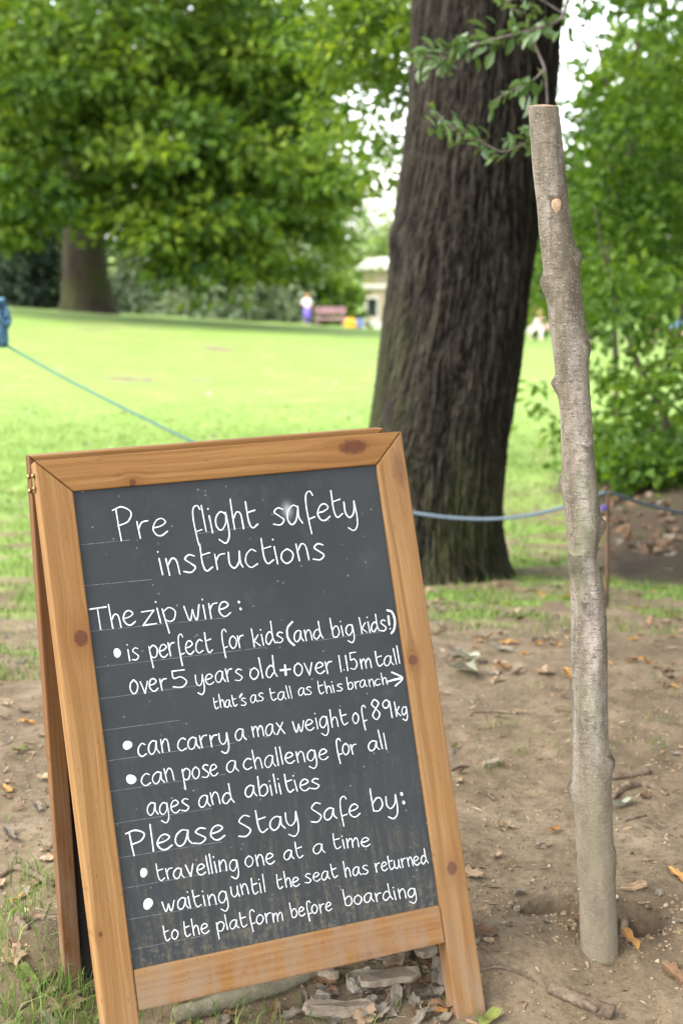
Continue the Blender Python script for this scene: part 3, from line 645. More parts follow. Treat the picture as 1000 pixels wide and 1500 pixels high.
# ------------------------------------------------------------------ rope barrier
m = NM('rope_fibre'); P = m.coord('Object'); rp = m.noise(m.scale(P, (60, 60, 60)), 1, 4); big = m.math('MULTIPLY_ADD', m.xyz(P)[0], .8, .6)
rope_mat = m.done(m.bsdf(m.mix(m.ramp(big, [(.35, 0.0), (.65, 1.0)]), m.mix(rp, (.04, .085, .072), (.085, .15, .125)), m.mix(rp, (.06, .085, .105), (.13, .165, .195))), .8, .2))
RP = [(5, 503, 7.0), (90, 551, 6.75), (190, 602, 6.45), (285, 648, 6.15), (380, 690, 5.85), (480, 725, 5.6), (605, 751, 5.42), (690, 760, 5.30), (760, 757, 5.20), (828, 742, 5.08), (886, 722, 5.0), (940, 738, 5.15), (1000, 752, 5.3), (1070, 768, 5.5)]
rpts = spline([at(*p) for p in RP], 10)
seg = []
n = len(rpts); t = np.arange(n)
for s in range(3):                                      # three twisted strands
    f = spline(list(rpts), 5); k = np.arange(len(f))
    T = np.gradient(f, axis=0); T /= np.linalg.norm(T, axis=1)[:, None]
    A = np.cross(T, [0, 0, 1.0]); A /= np.linalg.norm(A, axis=1)[:, None]; B = np.cross(T, A)
    an = k*1.0+s*2*math.pi/3
    seg.append(tube(f+.0031*(A*np.cos(an)[:, None]+B*np.sin(an)[:, None]), .0036, 6))
V, F = tubes(seg)
tag(mesh_np('barrier_rope', V, F, rope_mat, None, True), 'thin blue grey rope strung past the oak trunk between two posts', 'rope')
m = NM('rusty_steel'); P = m.coord('Object'); rn = m.noise(m.scale(P, (70, 70, 30)), 1, 4, .6)
rust = m.done(m.bsdf(m.ramp(rn, [(.3, (.045, .028, .018)), (.7, (.14, .075, .042))]), .8, .3))
pb = at(888, 722, 5.0); gb = float(G(pb[0]+.01, 5.0))
pin = empty('barrier_post', (pb[0]+.01, 5.0, gb)); tag(pin, 'thin rusty steel pin holding up the rope behind the upright branch', 'post')
V, F = tube([(0, 0, -.15), (0, 0, .1), (-.006, 0, pb[2]-gb-.03), (-.008, 0, pb[2]-gb-.004)], [.007, .007, .0068, .0066], 10, .1); mesh_np('shaft', V, F, rust, pin, True)
eye = [(-.008+.011*math.cos(a), .004*math.sin(2*a), pb[2]-gb+.006+.013*math.sin(a)) for a in np.linspace(-1.5, 4.5, 18)]
V, F = tube(eye, .0045, 8); mesh_np('eye_loop', V, F, rust, pin, True)
m = NM('purple_ribbon'); pur = m.done(m.bsdf((.12, .085, .30), .7, .2))
q = at(884, 744, 4.985)
bm = bmesh.new()
for k in range(5):
    bmesh.ops.create_icosphere(bm, subdivisions=2, radius=.0065, matrix=Matrix.Translation(Vector(q)+Vector((.007*math.cos(k*1.3), .006*math.sin(k*2.1), .007*math.sin(k*1.3))))@Matrix.Rotation(k, 4, 'X')@Matrix.Diagonal((1.0, .6, .75, 1)))
tag(bm_obj('ribbon_knot', bm, pur, None, True), 'small purple knotted ribbon tied below the rope on the rusty pin', 'ribbon')
# left post with a bunched blue cloth
pl = at(-13, 476, 7.0); gl = float(G(pl[0], 7.0))
lp = empty('rope_post', (pl[0], 7.0, gl)); tag(lp, 'wooden post at the left edge of the lawn that carries the rope', 'post')
m = NM('weathered_post'); P = m.coord('Object'); pn = m.noise(m.scale(P, (30, 30, 4)), 1, 4)
post_mat = m.done(m.bsdf(m.ramp(pn, [(.3, (.10, .075, .05)), (.7, (.22, .17, .12))]), .9, .2))
V, F = tube([(-.045, 0, -.2), (-.045, 0, .5), (-.04, 0, pl[2]-gl+.05)], [.018, .017, .016], 12, .1); mesh_np('shaft', V, F, post_mat, lp, True)
m = NM('blue_cloth'); P = m.coord('Object'); cn_ = m.noise(m.scale(P, (45, 45, 45)), 1, 4)
cloth = m.done(m.bsdf(m.ramp(cn_, [(.3, (.045, .11, .19)), (.7, (.12, .25, .37))]), .7, .25))
R_ = random.Random(5); parts = []
for k in range(34):                                     # loops of bunched cloth above, a tail below
    a0 = R_.uniform(0, 6.28); e0 = R_.uniform(-.9, 1.4); r0 = R_.uniform(.058, .082); zc = pl[2]+.035
    parts.append(tube([(pl[0]+r0*math.cos(e0)*math.cos(a0+t*1.9), 7+r0*math.cos(e0)*math.sin(a0+t*1.9), zc+r0*.95*math.sin(e0)+.022*math.sin(t*5+k)) for t in np.linspace(0, 1, 9)], [.003, .011, .015, .012, .016, .012, .015, .010, .003], 7, .45, seed=k))
parts.append(tube([(pl[0], 7, pl[2]-.02), (pl[0], 7, pl[2]+.03), (pl[0], 7, pl[2]+.08), (pl[0], 7, pl[2]+.10)], [.05, .064, .045, .012], 20, .2, seed=3))
for k in range(9):
    a0 = k*.72; parts.append(tube([(pl[0]+r*math.cos(a0), 7+r*math.sin(a0), pl[2]+z) for r, z in ((.058, .0), (.055, -.035), (.058, -.07), (.062+.006*(k % 2), -.10))], [.012, .020, .019, .010], 7, .35, seed=k+40))
V, F = tubes(parts)
tag(mesh_np('cloth_bundle', V, F, cloth, None, True), 'bunched blue cloth tied round the post at the left edge of the picture', 'cloth')

# ------------------------------------------------------------------ far things: building, bench, bags, people
m = NM('pale_stone'); P = m.coord('Object'); X = m.xyz(P)
br_ = m.n('ShaderNodeTexBrick'); m.put(br_.inputs['Vector'], m.vec(m.math('ADD', X[0], X[1]), X[2], 0.0)); br_.inputs['Scale'].default_value = 1.0
br_.inputs['Brick Width'].default_value = .75; br_.inputs['Row Height'].default_value = .34; br_.inputs['Mortar Size'].default_value = .018
br_.inputs['Color1'].default_value = (.40, .335, .25, 1); br_.inputs['Color2'].default_value = (.32, .265, .19, 1); br_.inputs['Mortar'].default_value = (.25, .21, .16, 1)
stone = m.done(m.bsdf(m.mix(m.noise(P, 1.3, 5), br_.outputs[0], (.36, .29, .19), 'MIX'), .9, .2))
m = NM('white_stone'); wst = m.done(m.bsdf(m.ramp(m.noise(m.coord('Object'), 2, 4), [(.3, (.50, .47, .42)), (.7, (.62, .59, .54))]), .85, .2))
m = NM('dark_glass'); glass = m.done(m.bsdf((.03, .035, .04), .12, .5))
BY = 78.0
c0 = at(533, 476, BY); k = pxm(BY)
bld = empty('stone_building', (c0[0], BY, c0[2]-1.2)); tag(bld, 'low pale stone building with a white cornice behind the lawn and the oak', 'building')
bld.rotation_euler = (0, 0, rad(-14))
HT = (476-396)*k+1.2
def bpart(name, lo, hi, mat, parent=bld, bev=.02):
    bm = bmesh.new(); box(bm, lo, hi, bev); return bm_obj(name, bm, mat, parent)
WX0, WX1 = .16, .66
wz0, wz1 = 1.2+.42, 1.2+1.30
# wall in four pieces round the window
bm = bmesh.new()
for lo, hi in (((0, 0, 0), (WX0, 4, HT)), ((WX1, 0, 0), (9, 4, HT)), ((WX0, 0, 0), (WX1, 4, wz0)), ((WX0, 0, wz1), (WX1, 4, HT))): box(bm, lo, hi)
bm_obj('wall', bm, stone, bld)
bpart('plinth', (-.10, -.10, 0), (9.1, -.002, 1.2+.15), wst)
bpart('string_course', (-.12, -.14, HT-.92), (9.1, -.003, HT-.72), wst)
bpart('cornice', (-.35, -.4, HT+.002), (9.4, 4.4, HT+.26), wst)
bpart('parapet', (-.05, -.05, HT+.262), (9.1, 4.1, HT+.50), wst)
wn_ = bpart('window', (WX0-.10, -.06, wz0-.10), (WX0-.002, -.002, wz1+.10), wst)
bpart('frame', (WX1+.002, -.06, wz0-.10), (WX1+.10, -.002, wz1+.10), wst, wn_); bpart('sill', (WX0-.12, -.12, wz0-.22), (WX1+.12, -.002, wz0-.102), wst, wn_)
bpart('lintel', (WX0, -.06, wz1+.002), (WX1, -.002, wz1+.10), wst, wn_); bpart('pane', (WX0+.002, .12, wz0+.002), (WX1-.002, .14, wz1-.002), glass, wn_, 0)

m = NM('painted_bench'); bpk = m.done(m.bsdf(m.ramp(m.noise(m.coord('Object'), 9, 4), [(.3, (.20, .115, .12)), (.7, (.30, .18, .185))]), .7, .3))
YB = 49.0; kb = pxm(YB); b0 = at(483, 475, YB); gB = float(G(b0[0], YB))
bench = empty('park_bench', (b0[0], YB, gB)); tag(bench, 'weathered reddish wooden bench at the far edge of the lawn', 'bench')
bench.rotation_euler = (0, 0, rad(-6))
wB = 46*kb/2; hB = 28*kb
for nm, lo, hi in (('backrest', (-wB, .18, hB*.62), (wB, .23, hB)), ('seat', (-wB*.95, -.22, hB*.34), (wB*1.15, .16, hB*.44)), ('leg', (-wB*.85, -.18, 0), (-wB*.75, .17, hB*.335)), ('leg', (wB*.75, -.18, 0), (wB*.85, .17, hB*.335)), ('post', (-wB*.8, .231, 0), (-wB*.7, .28, hB*.98)), ('post', (wB*.7, .231, 0), (wB*.8, .28, hB*.98))):
    bm = bmesh.new(); box(bm, lo, hi, .012); bm_obj(nm, bm, bpk, bench)
def bag(px, py, Y, wpx, hpx, col, label, name):
    m = NM(name+'_nylon'); mt = m.done(m.bsdf(m.ramp(m.noise(m.coord('Object'), 14, 3), [(.3, tuple(c*.8 for c in col)), (.7, col)]), .6, .3))
    p = at(px, py, Y); k = pxm(Y); W, H = wpx*k/2, hpx*k
    root = empty(name, (p[0], Y, float(G(p[0], Y)))); tag(root, label, 'bag')
    bm = bmesh.new(); prism(bm, [(-W, 0), (W, 0), (W*1.02, H*.45), (W*.75, H*.86), (-W*.75, H*.86), (-W*1.02, H*.45)], -W*.5, W*.5, W*.18)
    bm.transform(Matrix.Rotation(math.pi/2, 4, 'X')); bm_obj('body', bm, mt, root, True)
    V, F = tube([(-W*.3, 0, H*.84), (-W*.2, 0, H*.97), (W*.2, 0, H*.97), (W*.3, 0, H*.84)], W*.07, 6); mesh_np('handle', V, F, mt, root, True)
bag(513, 480, 47.5, 18, 15, (.80, .38, .03), 'bright orange yellow bag standing on the grass below the bench', 'yellow_bag')
bag(526, 479, 47.8, 10, 15, (.14, .20, .48), 'small blue bag standing beside the orange yellow bag', 'blue_bag')

m = NM('skin'); skin_m = m.done(m.bsdf((.52, .30, .21), .6, .3))
def cloth_mat(name, c):
    m = NM(name); return m.done(m.bsdf(m.ramp(m.noise(m.coord('Object'), 12, 3), [(.3, tuple(x*.85 for x in c)), (.7, c)]), .85, .15))
def skinned(name, verts, edges, radii, mat, parent):
    me = bpy.data.meshes.new(name); me.from_pydata(verts, edges, []); me.update()
    o = bpy.data.objects.new(name, me); COL.objects.link(o); o.parent = parent; me.materials.append(mat)
    o.modifiers.new('skin', 'SKIN'); s = o.modifiers.new('sub', 'SUBSURF'); s.levels = s.render_levels = 1
    for v, r in zip(me.skin_vertices[0].data, radii): v.radius = (r, r) if not isinstance(r, tuple) else r
    me.skin_vertices[0].data[0].use_root = True
    return o
def lathe_prof(prof, seg=16, sq=.7):
    V = [(r*math.cos(a), r*sq*math.sin(a), z) for z, r in prof for a in np.linspace(0, 2*math.pi, seg, endpoint=False)]
    F = [(i*seg+j, i*seg+(j+1) % seg, (i+1)*seg+(j+1) % seg, (i+1)*seg+j) for i in range(len(prof)-1) for j in range(seg)]
    F += [tuple(range(seg-1, -1, -1)), tuple((len(prof)-1)*seg+j for j in range(seg))]
    return V, F
def person(px, py, Y, hpx, label, topc, lowc, hairc, sit=False, rz=0.0, dress=False, sx=1):
    p = at(px, py, Y); H = hpx*pxm(Y)
    root = empty('person', (p[0], Y, float(G(p[0], Y)))); root.rotation_euler = (0, 0, rz); tag(root, label, 'person')
    s = H/1.0
    if not sit:
        J = dict(pel=(0, 0, .50), sp=(0, 0, .64), ch=(0, 0, .75), nk=(0, 0, .83), hd=(0, -.01, .885), ht=(0, -.01, .965),
                 ls=(-.105, 0, .785), le=(-.19, -.03, .66), lh=(-.10, -.12, .62), rs=(.105, 0, .785), re=(.15, .0, .65), rh=(.12, -.07, .53),
                 lk=(-.055, -.02, .27), la=(-.06, .02, .045), lt=(-.065, -.08, .02), rk=(.055, -.02, .27), ra=(.06, .02, .045), rt=(.065, -.08, .02))
    else:
        J = dict(pel=(0, 0, .14), sp=(0, .02, .36), ch=(0, .02, .56), nk=(0, 0, .70), hd=(0, -.02, .79), ht=(0, -.02, .95),
                 ls=(-.17, .01, .62), le=(-.26, -.06, .40), lh=(-.16, -.26, .30), rs=(.17, .01, .62), re=(.27, -.03, .40), rh=(.20, -.22, .20),
                 lk=(-.16, -.42, .34), la=(-.14, -.62, .06), lt=(-.14, -.74, .04), rk=(.18, -.42, .30), ra=(.2, -.64, .06), rt=(.2, -.76, .04))
    r = dict(pel=.085, sp=.075, ch=.088, nk=.034, hd=.068, ht=.045, ls=.04, le=.028, lh=.024, rs=.04, re=.028, rh=.024, lk=.042, la=.028, lt=.022, rk=.042, ra=.028, rt=.022)
    q = 1.5 if sit else 1.0
    ks = list(J); E = [('pel', 'sp'), ('sp', 'ch'), ('ch', 'nk'), ('nk', 'hd'), ('hd', 'ht'), ('ch', 'ls'), ('ls', 'le'), ('le', 'lh'), ('ch', 'rs'), ('rs', 're'), ('re', 'rh'), ('pel', 'lk'), ('lk', 'la'), ('la', 'lt'), ('pel', 'rk'), ('rk', 'ra'), ('ra', 'rt')]
    skinned('body', [tuple(c*s for c in J[k]) for k in ks], [(ks.index(a), ks.index(b)) for a, b in E], [r[k]*s*q for k in ks], skin_m, root)
    sk = ['pel', 'sp', 'ch', 'nk', 'ls', 'le', 'rs', 're']; E2 = [(0, 1), (1, 2), (2, 3), (2, 4), (4, 5), (2, 6), (6, 7)]
    skinned('shirt', [tuple(c*s for c in J[k]) for k in sk], E2, [x*s*q for x in (.095, .090, .102, .045, .052, .042, .052, .042)], cloth_mat('shirt_cotton', topc), root)
    if dress:
        V, F = lathe_prof([(.24, .135), (.36, .125), (.48, .112), (.56, .095), (.60, .085)], 18, .8)
        mesh_np('skirt', np.array(V)*s, F, cloth_mat('skirt_cotton', lowc), root, True)
    sk = ['pel', 'lk', 'la', 'rk', 'ra']
    skinned('trousers', [tuple(c*s for c in J[k]) for k in sk], [(0, 1), (1, 2), (0, 3), (3, 4)], [x*s*q for x in (.098, .055, .040, .055, .040)], cloth_mat('trouser_cotton', tuple(c*.6 for c in lowc)), root)
    hd = J['hd']; bm = bmesh.new(); hr = .074*s*q
    bmesh.ops.create_uvsphere(bm, u_segments=16, v_segments=10, radius=hr, matrix=Matrix.Translation((hd[0]*s, hd[1]*s+.018*s*q, (hd[2]+.03*q)*s))@Matrix.Diagonal((1.04, 1.0, 1.10, 1)))
    bmesh.ops.create_cone(bm, cap_ends=True, segments=12, radius1=hr*.45, radius2=hr*.85, depth=hr*1.8, matrix=Matrix.Translation((hd[0]*s, hd[1]*s+.062*s*q, (hd[2]-.03*q)*s)))
    bm_obj('hair', bm, cloth_mat('hair', hairc), root, True)
person(450, 476, 48.0, 46, 'child in a white top and purple skirt standing beside the bench', (.72, .70, .70), (.23, .15, .62), (.42, .24, .11), dress=True, rz=rad(-25))
person(990, 507, 40.0, 66, 'person in a blue top sitting on the grass at the right edge', (.16, .32, .62), (.42, .30, .22), (.16, .09, .05), sit=True, rz=rad(30))
person(958, 499, 42.0, 50, 'person in a pink top sitting on the grass beyond the sapling', (.62, .22, .30), (.45, .33, .27), (.20, .11, .06), sit=True, rz=rad(-40))
person(790, 490, 45.0, 44, 'person in a pale pink top sitting on the lawn just right of the oak trunk', (.72, .50, .50), (.60, .58, .60), (.35, .18, .09), sit=True, rz=rad(-20))

# ------------------------------------------------------------------ fallen leaves, twigs, bark, stones, grass
def leaf_mesh(name, kind, seed):
    R = random.Random(seed)
    n = 26; out = []
    for k in range(n):
        a = 2*math.pi*k/n
        if kind == 'oak': r = .5*(1+.26*math.cos(7*a+.4))*(.72+.28*abs(math.cos(a)))
        elif kind == 'maple': r = .52*(.66+.34*abs(math.cos(2.5*a)))*(1+.10*math.cos(15*a))
        else: r = .5*(.50+.50*abs(math.cos(a))**1.3)
        r *= 1+R.uniform(-.07, .07)
        out.append((r*math.cos(a), r*math.sin(a)*(.62 if kind != 'maple' else .95)))
    c1, c2, c3 = R.uniform(.2, .75), R.uniform(-.35, .45), R.uniform(-.25, .25)
    def z(x, y): return c1*y*y*1.3+c2*x*x*.8+c3*x*y+.05*math.sin(9*x+seed)+.035*math.sin(14*y+seed)+.03*(abs(y) < .02)*-1
    V = [(0, 0, z(0, 0)-.02)]; F = []
    for s in (.35, .7, 1):
        for x, y in out: V.append((x*s, y*s, z(x*s, y*s)))
    for k in range(n):
        k2 = (k+1) % n
        F.append((0, 1+k, 1+k2))
        for q in (0, 1): F.append((1+q*n+k, 1+(q+1)*n+k, 1+(q+1)*n+k2, 1+q*n+k2))
    # stalk
    b = len(V); x0 = out[n//2][0]
    for t in range(4):
        x = x0-.10*t; V += [(x, -.012, z(x0, 0)+.01*t*t), (x, .012, z(x0, 0)+.01*t*t)]
    for t in range(3): F.append((b+2*t, b+2*t+1, b+2*t+3, b+2*t+2))
    zs = min(v[2] for v in V); V = [(x, y, zz-zs) for x, y, zz in V]
    me = bpy.data.meshes.new(name); me.from_pydata(V, [], F); me.update()
    for p in me.polygons: p.use_smooth = True
    return me
def leaf_mat(name, c1, c2, tr=.15):
    m = NM(name); P = m.coord('Object'); X = m.xyz(P)
    n = m.noise(m.scale(P, (5, 5, 5)), 1, 5, .7); rnd = m.n('ShaderNodeObjectInfo').outputs['Random']
    col = m.mix(m.ramp(m.math('ADD', m.math('MULTIPLY', n, .7), m.math('MULTIPLY', rnd, .3)), [(.3, 0.0), (.7, 1.0)]), c1, c2)
    rib = m.math('ABSOLUTE', X[1]); col = m.mix(m.ramp(rib, [(.010, .45), (.028, 0.0)]), col, tuple(min(1, c*1.5) for c in c2))
    v = m.n('ShaderNodeTexWave', wave_type='BANDS', bands_direction='X'); m.put(v.inputs[0], m.vec(m.math('ADD', X[0], m.math('MULTIPLY', rib, -.8)), 0.0, 0.0)); v.inputs['Scale'].default_value = 3.2
    a = m.bsdf(col, .7, .25, m.bump(v.outputs[1], .15, .02)); t = m.n('ShaderNodeBsdfTranslucent'); m.put(t.inputs[0], col)
    mx = m.n('ShaderNodeMixShader'); mx.inputs[0].default_value = tr; m.t.links.new(a, mx.inputs[1]); m.t.links.new(t.outputs[0], mx.inputs[2])
    return m.done(mx.outputs[0])
LM = dict(brown=leaf_mat('leaf_brown', (.075, .042, .022), (.17, .098, .052)), tan=leaf_mat('leaf_tan', (.19, .125, .072), (.35, .245, .155)),
          orange=leaf_mat('leaf_orange', (.26, .12, .035), (.42, .23, .075)), grey=leaf_mat('leaf_grey', (.11, .088, .066), (.23, .19, .145)),
          pale=leaf_mat('leaf_pale', (.24, .25, .17), (.40, .39, .30)), green=leaf_mat('leaf_green', (.07, .10, .022), (.17, .18, .045)))
LK = {}
for kind in ('oak', 'maple', 'oval'):
    for s in range(3): LK[kind, s] = leaf_mesh('fallen_leaf', kind, s*7+len(kind))
LMESH = {}
def leaf(px, py, size, colr, label, group=None, kind=None, rz=None, tilt=.25, pos=None, lift=.002, seed=None):
    R = random.Random(seed if seed is not None else int(px*13+py*7))
    kind = kind or R.choice(('oak', 'maple', 'oval', 'oak')); v = R.randrange(3); key = (kind, v, colr)
    if key not in LMESH:
        me = LK[kind, v].copy(); me.materials.clear(); me.materials.append(LM[colr]); LMESH[key] = me
    p = pos if pos is not None else hit(px, py)
    o = bpy.data.objects.new('fallen_leaf', LMESH[key]); COL.objects.link(o)
    e = .02; nx_ = float(G(p[0]+e, p[1])-G(p[0]-e, p[1]))/(2*e); ny_ = float(G(p[0], p[1]+e)-G(p[0], p[1]-e))/(2*e)
    nrm = Vector((-nx_+R.uniform(-tilt, tilt), -ny_+R.uniform(-tilt, tilt), 1)).normalized()
    q = nrm.to_track_quat('Z', 'Y')@Euler((0, 0, R.uniform(0, 6.28) if rz is None else rz)).to_quaternion()
    o.matrix_world = Matrix.LocRotScale(Vector((p[0], p[1], p[2]+lift)), q, Vector((size, size, size*R.uniform(.6, 1.2))))
    tag(o, label, 'leaf', group); return o
# the ones that can be told apart
leaf(920, 1389, .046, 'orange', 'bright orange leaf lying in the hole at the foot of the upright branch', kind='oval', rz=.9, tilt=.5, lift=.012)
leaf(681, 969, .075, 'pale', 'large pale grey green leaf right of the sign, upper of two', kind='maple', rz=.3)
leaf(676, 985, .078, 'pale', 'large pale grey green leaf right of the sign, lower of two', kind='maple', rz=2.4)
leaf(812, 1219, .027, 'orange', 'small yellow ochre leaf lying flat on bare earth left of the branch', kind='oval', rz=.1, tilt=.1)
leaf(757, 988, .040, 'tan', 'pale tan leaf alone on the earth between sign and branch, near the grass', kind='oval', rz=-.2)
leaf(741, 1212, .034, 'tan', 'crumpled pale leaf on bare earth left of the small yellow ochre leaf', kind='oak')
leaf(908, 1184, .058, 'pale', 'flat pale grey leaf beside the broken sticks right of the branch', kind='oval', rz=.35)
leaf(928, 1304, .042, 'tan', 'bleached tan leaf just behind the hole at the branch foot', kind='oval', rz=.25)
leaf(992, 1285, .040, 'orange', 'rust coloured curled leaf on the earth at the right edge', kind='oak', rz=1.2)
leaf(987, 1432, .046, 'brown', 'large brown leaf at the right edge, in the lower corner', kind='oak', rz=2.2, tilt=.1)
leaf(945, 972, .042, 'orange', 'rust brown leaf standing on edge right of the branch near the grass', kind='oak', tilt=.9)
leaf(985, 976, .030, 'orange', 'yellow leaf on the earth near the right edge, by the grass', kind='oval')
leaf(817, 949, .036, 'orange', 'yellow leaf on sparse grass just left of the branch', kind='oval', rz=.1)
leaf(744, 944, .050, 'orange', 'rust orange leaf on sparse grass between the oak and the branch', kind='oak', rz=.2)
leaf(716, 1497, .046, 'green', 'greenish leaf under the right foot of the sign', kind='oval', rz=.6, tilt=.05)
leaf(44, 1436, .052, 'green', 'yellowing green leaf in the grass left of the sign', kind='oval', rz=-.8, tilt=.5)
leaf(30, 1102, .038, 'green', 'dark green leaf on bare earth left of the sign', kind='oval', rz=-.2)
leaf(40, 1062, .040, 'orange', 'orange brown leaf on bare earth left of the sign', kind='oak', rz=.1)
leaf(10, 1158, .036, 'orange', 'rusty orange leaf at the left edge on bare earth', kind='oak')
leaf(28, 1320, .028, 'orange', 'tan orange leaf among the grass tufts left of the sign', kind='oval')
leaf(14, 1228, .05, 'grey', 'grey bleached leaf at the left edge above the grass tufts', kind='oval', rz=.1)
leaf(95, 1475, .050, 'tan', 'pale curled leaf against the left foot of the sign', kind='oak', tilt=.6)
leaf(20, 1405, .036, 'tan', 'cream crumpled leaf in the grass by the lower left edge', kind='maple')
leaf(645, 1484, .022, 'orange', 'small yellow curled leaf at the inside of the right sign leg', kind='oval', tilt=.8)
leaf(606, 1406, .014, 'orange', 'tiny yellow leaf on the grey litter under the sign', kind='oval', lift=.02)
leaf(706, 1370, .05, 'brown', 'dull brown leaf on the earth right of the sign foot', kind='oak')
leaf(690, 1285, .04, 'tan', 'faded tan leaf close to the right sign leg', kind='oak')
R_ = random.Random(11)
LITTER = []
def merge_litter():
    """the countless small leaves of the drift, the lawn and the bare earth: one object of kind stuff"""
    VV = []; FF = []; MI = []; mats = []; off = 0
    for o in LITTER:
        me = o.data; M4 = np.array(o.matrix_world)
        co = np.empty(len(me.vertices)*3, np.float32); me.vertices.foreach_get('co', co); co = co.reshape(-1, 3)
        VV.append(co@M4[:3, :3].T+M4[:3, 3])
        mt = me.materials[0]
        if mt not in mats: mats.append(mt)
        for p in me.polygons: FF.append([i+off for i in p.vertices]); MI.append(mats.index(mt))
        off += len(co)
    for o in LITTER: bpy.data.objects.remove(o)
    LITTER.clear()
    r = mesh_np('leaf_litter', np.concatenate(VV), FF, None, None, True); r['kind'] = 'stuff'
    for mt in mats: r.data.materials.append(mt)
    r.data.polygons.foreach_set('material_index', MI); r.data.update()
def scatter(n, x0, x1, y0, y1, cols, s0, s1, label, group, cond=None, tilt=.3, stuff=False):
    k = 0; tries = 0
    while k < n and tries < n*20:
        tries += 1
        px, py = R_.uniform(x0, x1), R_.uniform(y0, y1)
        if cond and not cond(px, py): continue
        c = R_.choice(cols)
        o = leaf(px, py, R_.uniform(s0, s1), c, label[c].strip(), group[c], tilt=tilt, seed=R_.random()); k += 1
        if stuff: LITTER.append(o)
cw = dict(brown='brown', tan='pale tan', orange='orange', grey='grey', pale='grey green', green='green')
def zone(n, box_, cols, s0, s1, where, cond=None, tilt=.3, stuff=False):
    lab = {c: f'{cw[c]} fallen leaf {where}' for c in cols}; grp = {c: f'{cw[c]} leaves {where}' for c in cols}
    scatter(n, *box_, cols, s0, s1, lab, grp, cond, tilt, stuff)
zone(38, (640, 1000, 1010, 1420), ['brown', 'tan', 'grey'], .012, .026, 'small, scattered on the bare earth round the branch', stuff=True)
zone(60, (615, 840, 860, 1000), ['brown', 'tan', 'tan', 'grey', 'orange'], .026, .06, 'strewn on thin grass between the oak and the bare earth')
zone(40, (890, 1000, 850, 1010), ['brown', 'tan', 'orange'], .022, .042, 'strewn on thin grass right of the branch')
zone(34, (0, 95, 820, 1200), ['brown', 'tan', 'grey'], .016, .034, 'strewn on the earth left of the sign')
zone(26, (0, 130, 1200, 1500), ['brown', 'tan', 'grey'], .018, .036, 'caught in the grass tufts beside the left sign legs')
zone(52, (520, 655, 1385, 1500), ['grey', 'grey', 'tan', 'brown'], .026, .046, 'heaped under the right half of the sign', lambda x, y: y > 1500-(x-430)*.55, .6)
zone(20, (230, 520, 1430, 1500), ['grey', 'brown'], .020, .038, 'lying under the left half of the sign', None, .5)
zone(110, (870, 1000, 680, 815), ['brown', 'brown', 'brown', 'grey'], .04, .08, 'in the dark drift of litter below the sapling', None, .7, True)
zone(30, (600, 1000, 760, 880), ['brown', 'tan'], .03, .06, 'on the worn turf round the oak foot')
zone(34, (0, 540, 480, 660), ['tan', 'pale'], .05, .10, 'dotted over the open lawn', None, .3, True)
merge_litter()

def stick_obj(name, pts, radii, mat, label, cat, seed=0, rough=.22, seg=10, bits=()):
    P = spline(pts, 6); r = np.interp(np.linspace(0, 1, len(P)), np.linspace(0, 1, len(radii)), radii)
    P = P+np.stack([np.zeros(len(P))]*2+[r*.55], 1)
    parts = [tube(P, r, seg, rough, seed=seed)]
    for t, d, l, rr_ in bits:
        i = int(t*(len(P)-1)); parts.append(tube([P[i], P[i]+np.array(d)*l*.6, P[i]+np.array(d)*l], [rr_, rr_*.85, rr_*.7], 8, rough, seed=seed+3))
    V, F = tubes(parts)
    return tag(mesh_np(name, V, F, mat, None, True), label, cat)
m = NM('dead_wood'); P = m.coord('Object'); d1 = m.noise(m.scale(P, (60, 60, 60)), 1, 5, .65); d2 = m.noise(m.scale(P, (300, 300, 300)), 1, 4, .65)
dw = m.ramp(d1, [(.3, (.075, .052, .034)), (.55, (.145, .107, .074)), (.72, (.24, .19, .14))])
dead = m.done(m.bsdf(m.mix(m.ramp(d2, [(.55, 0.0), (.7, .5)]), dw, (.07, .048, .032)), .9, .15, m.bump(d2, .6, .003)))
m = NM('pale_wood'); P = m.coord('Object'); d1 = m.noise(m.scale(P, (50, 50, 50)), 1, 5, .65); d2 = m.noise(m.scale(P, (260, 260, 260)), 1, 4, .65)
palew = m.done(m.bsdf(m.mix(m.ramp(d2, [(.55, 0.0), (.72, .45)]), m.ramp(d1, [(.3, (.15, .118, .085)), (.7, (.30, .24, .175))]), (.13, .095, .06)), .9, .15, m.bump(d2, .5, .003)))
m = NM('mossy_wood'); P = m.coord('Object'); d1 = m.noise(m.scale(P, (45, 45, 45)), 1, 5, .65); d2 = m.noise(m.scale(P, (240, 240, 240)), 1, 4, .65)
mossw = m.done(m.bsdf(m.mix(m.ramp(d2, [(.55, 0.0), (.72, .5)]), m.ramp(d1, [(.3, (.095, .085, .053)), (.7, (.21, .185, .13))]), (.08, .07, .04)), .9, .15, m.bump(d2, .6, .003)))
H = lambda px, py: hit(px, py)
stick_obj('fallen_branch', [H(803, 1455), H(850, 1474), H(897, 1493)], [.0085, .0095, .0105], dead, 'broken branch with a stub lying on the earth in the lower right corner', 'branch', 1, bits=((.55, (.35, -.75, .1), .045, .006),))
stick_obj('fallen_branch', [H(255, 1496), H(330, 1474), H(400, 1452), H(476, 1424)], [.011, .013, .013, .010], mossw, 'long mossy branch lying under the sign', 'branch', 2, .15)
stick_obj('twig', [H(690, 1046), H(725, 1044), H(757, 1047)], [.003, .0042, .0035], dead, 'dark twig on the bare earth between sign and branch', 'twig', 3)
stick_obj('broken_stick', [H(893, 1141), H(922, 1139), H(950, 1134)], [.007, .0075, .0065], dead, 'short dark stick just right of the branch, the upper of the broken sticks', 'stick', 4)
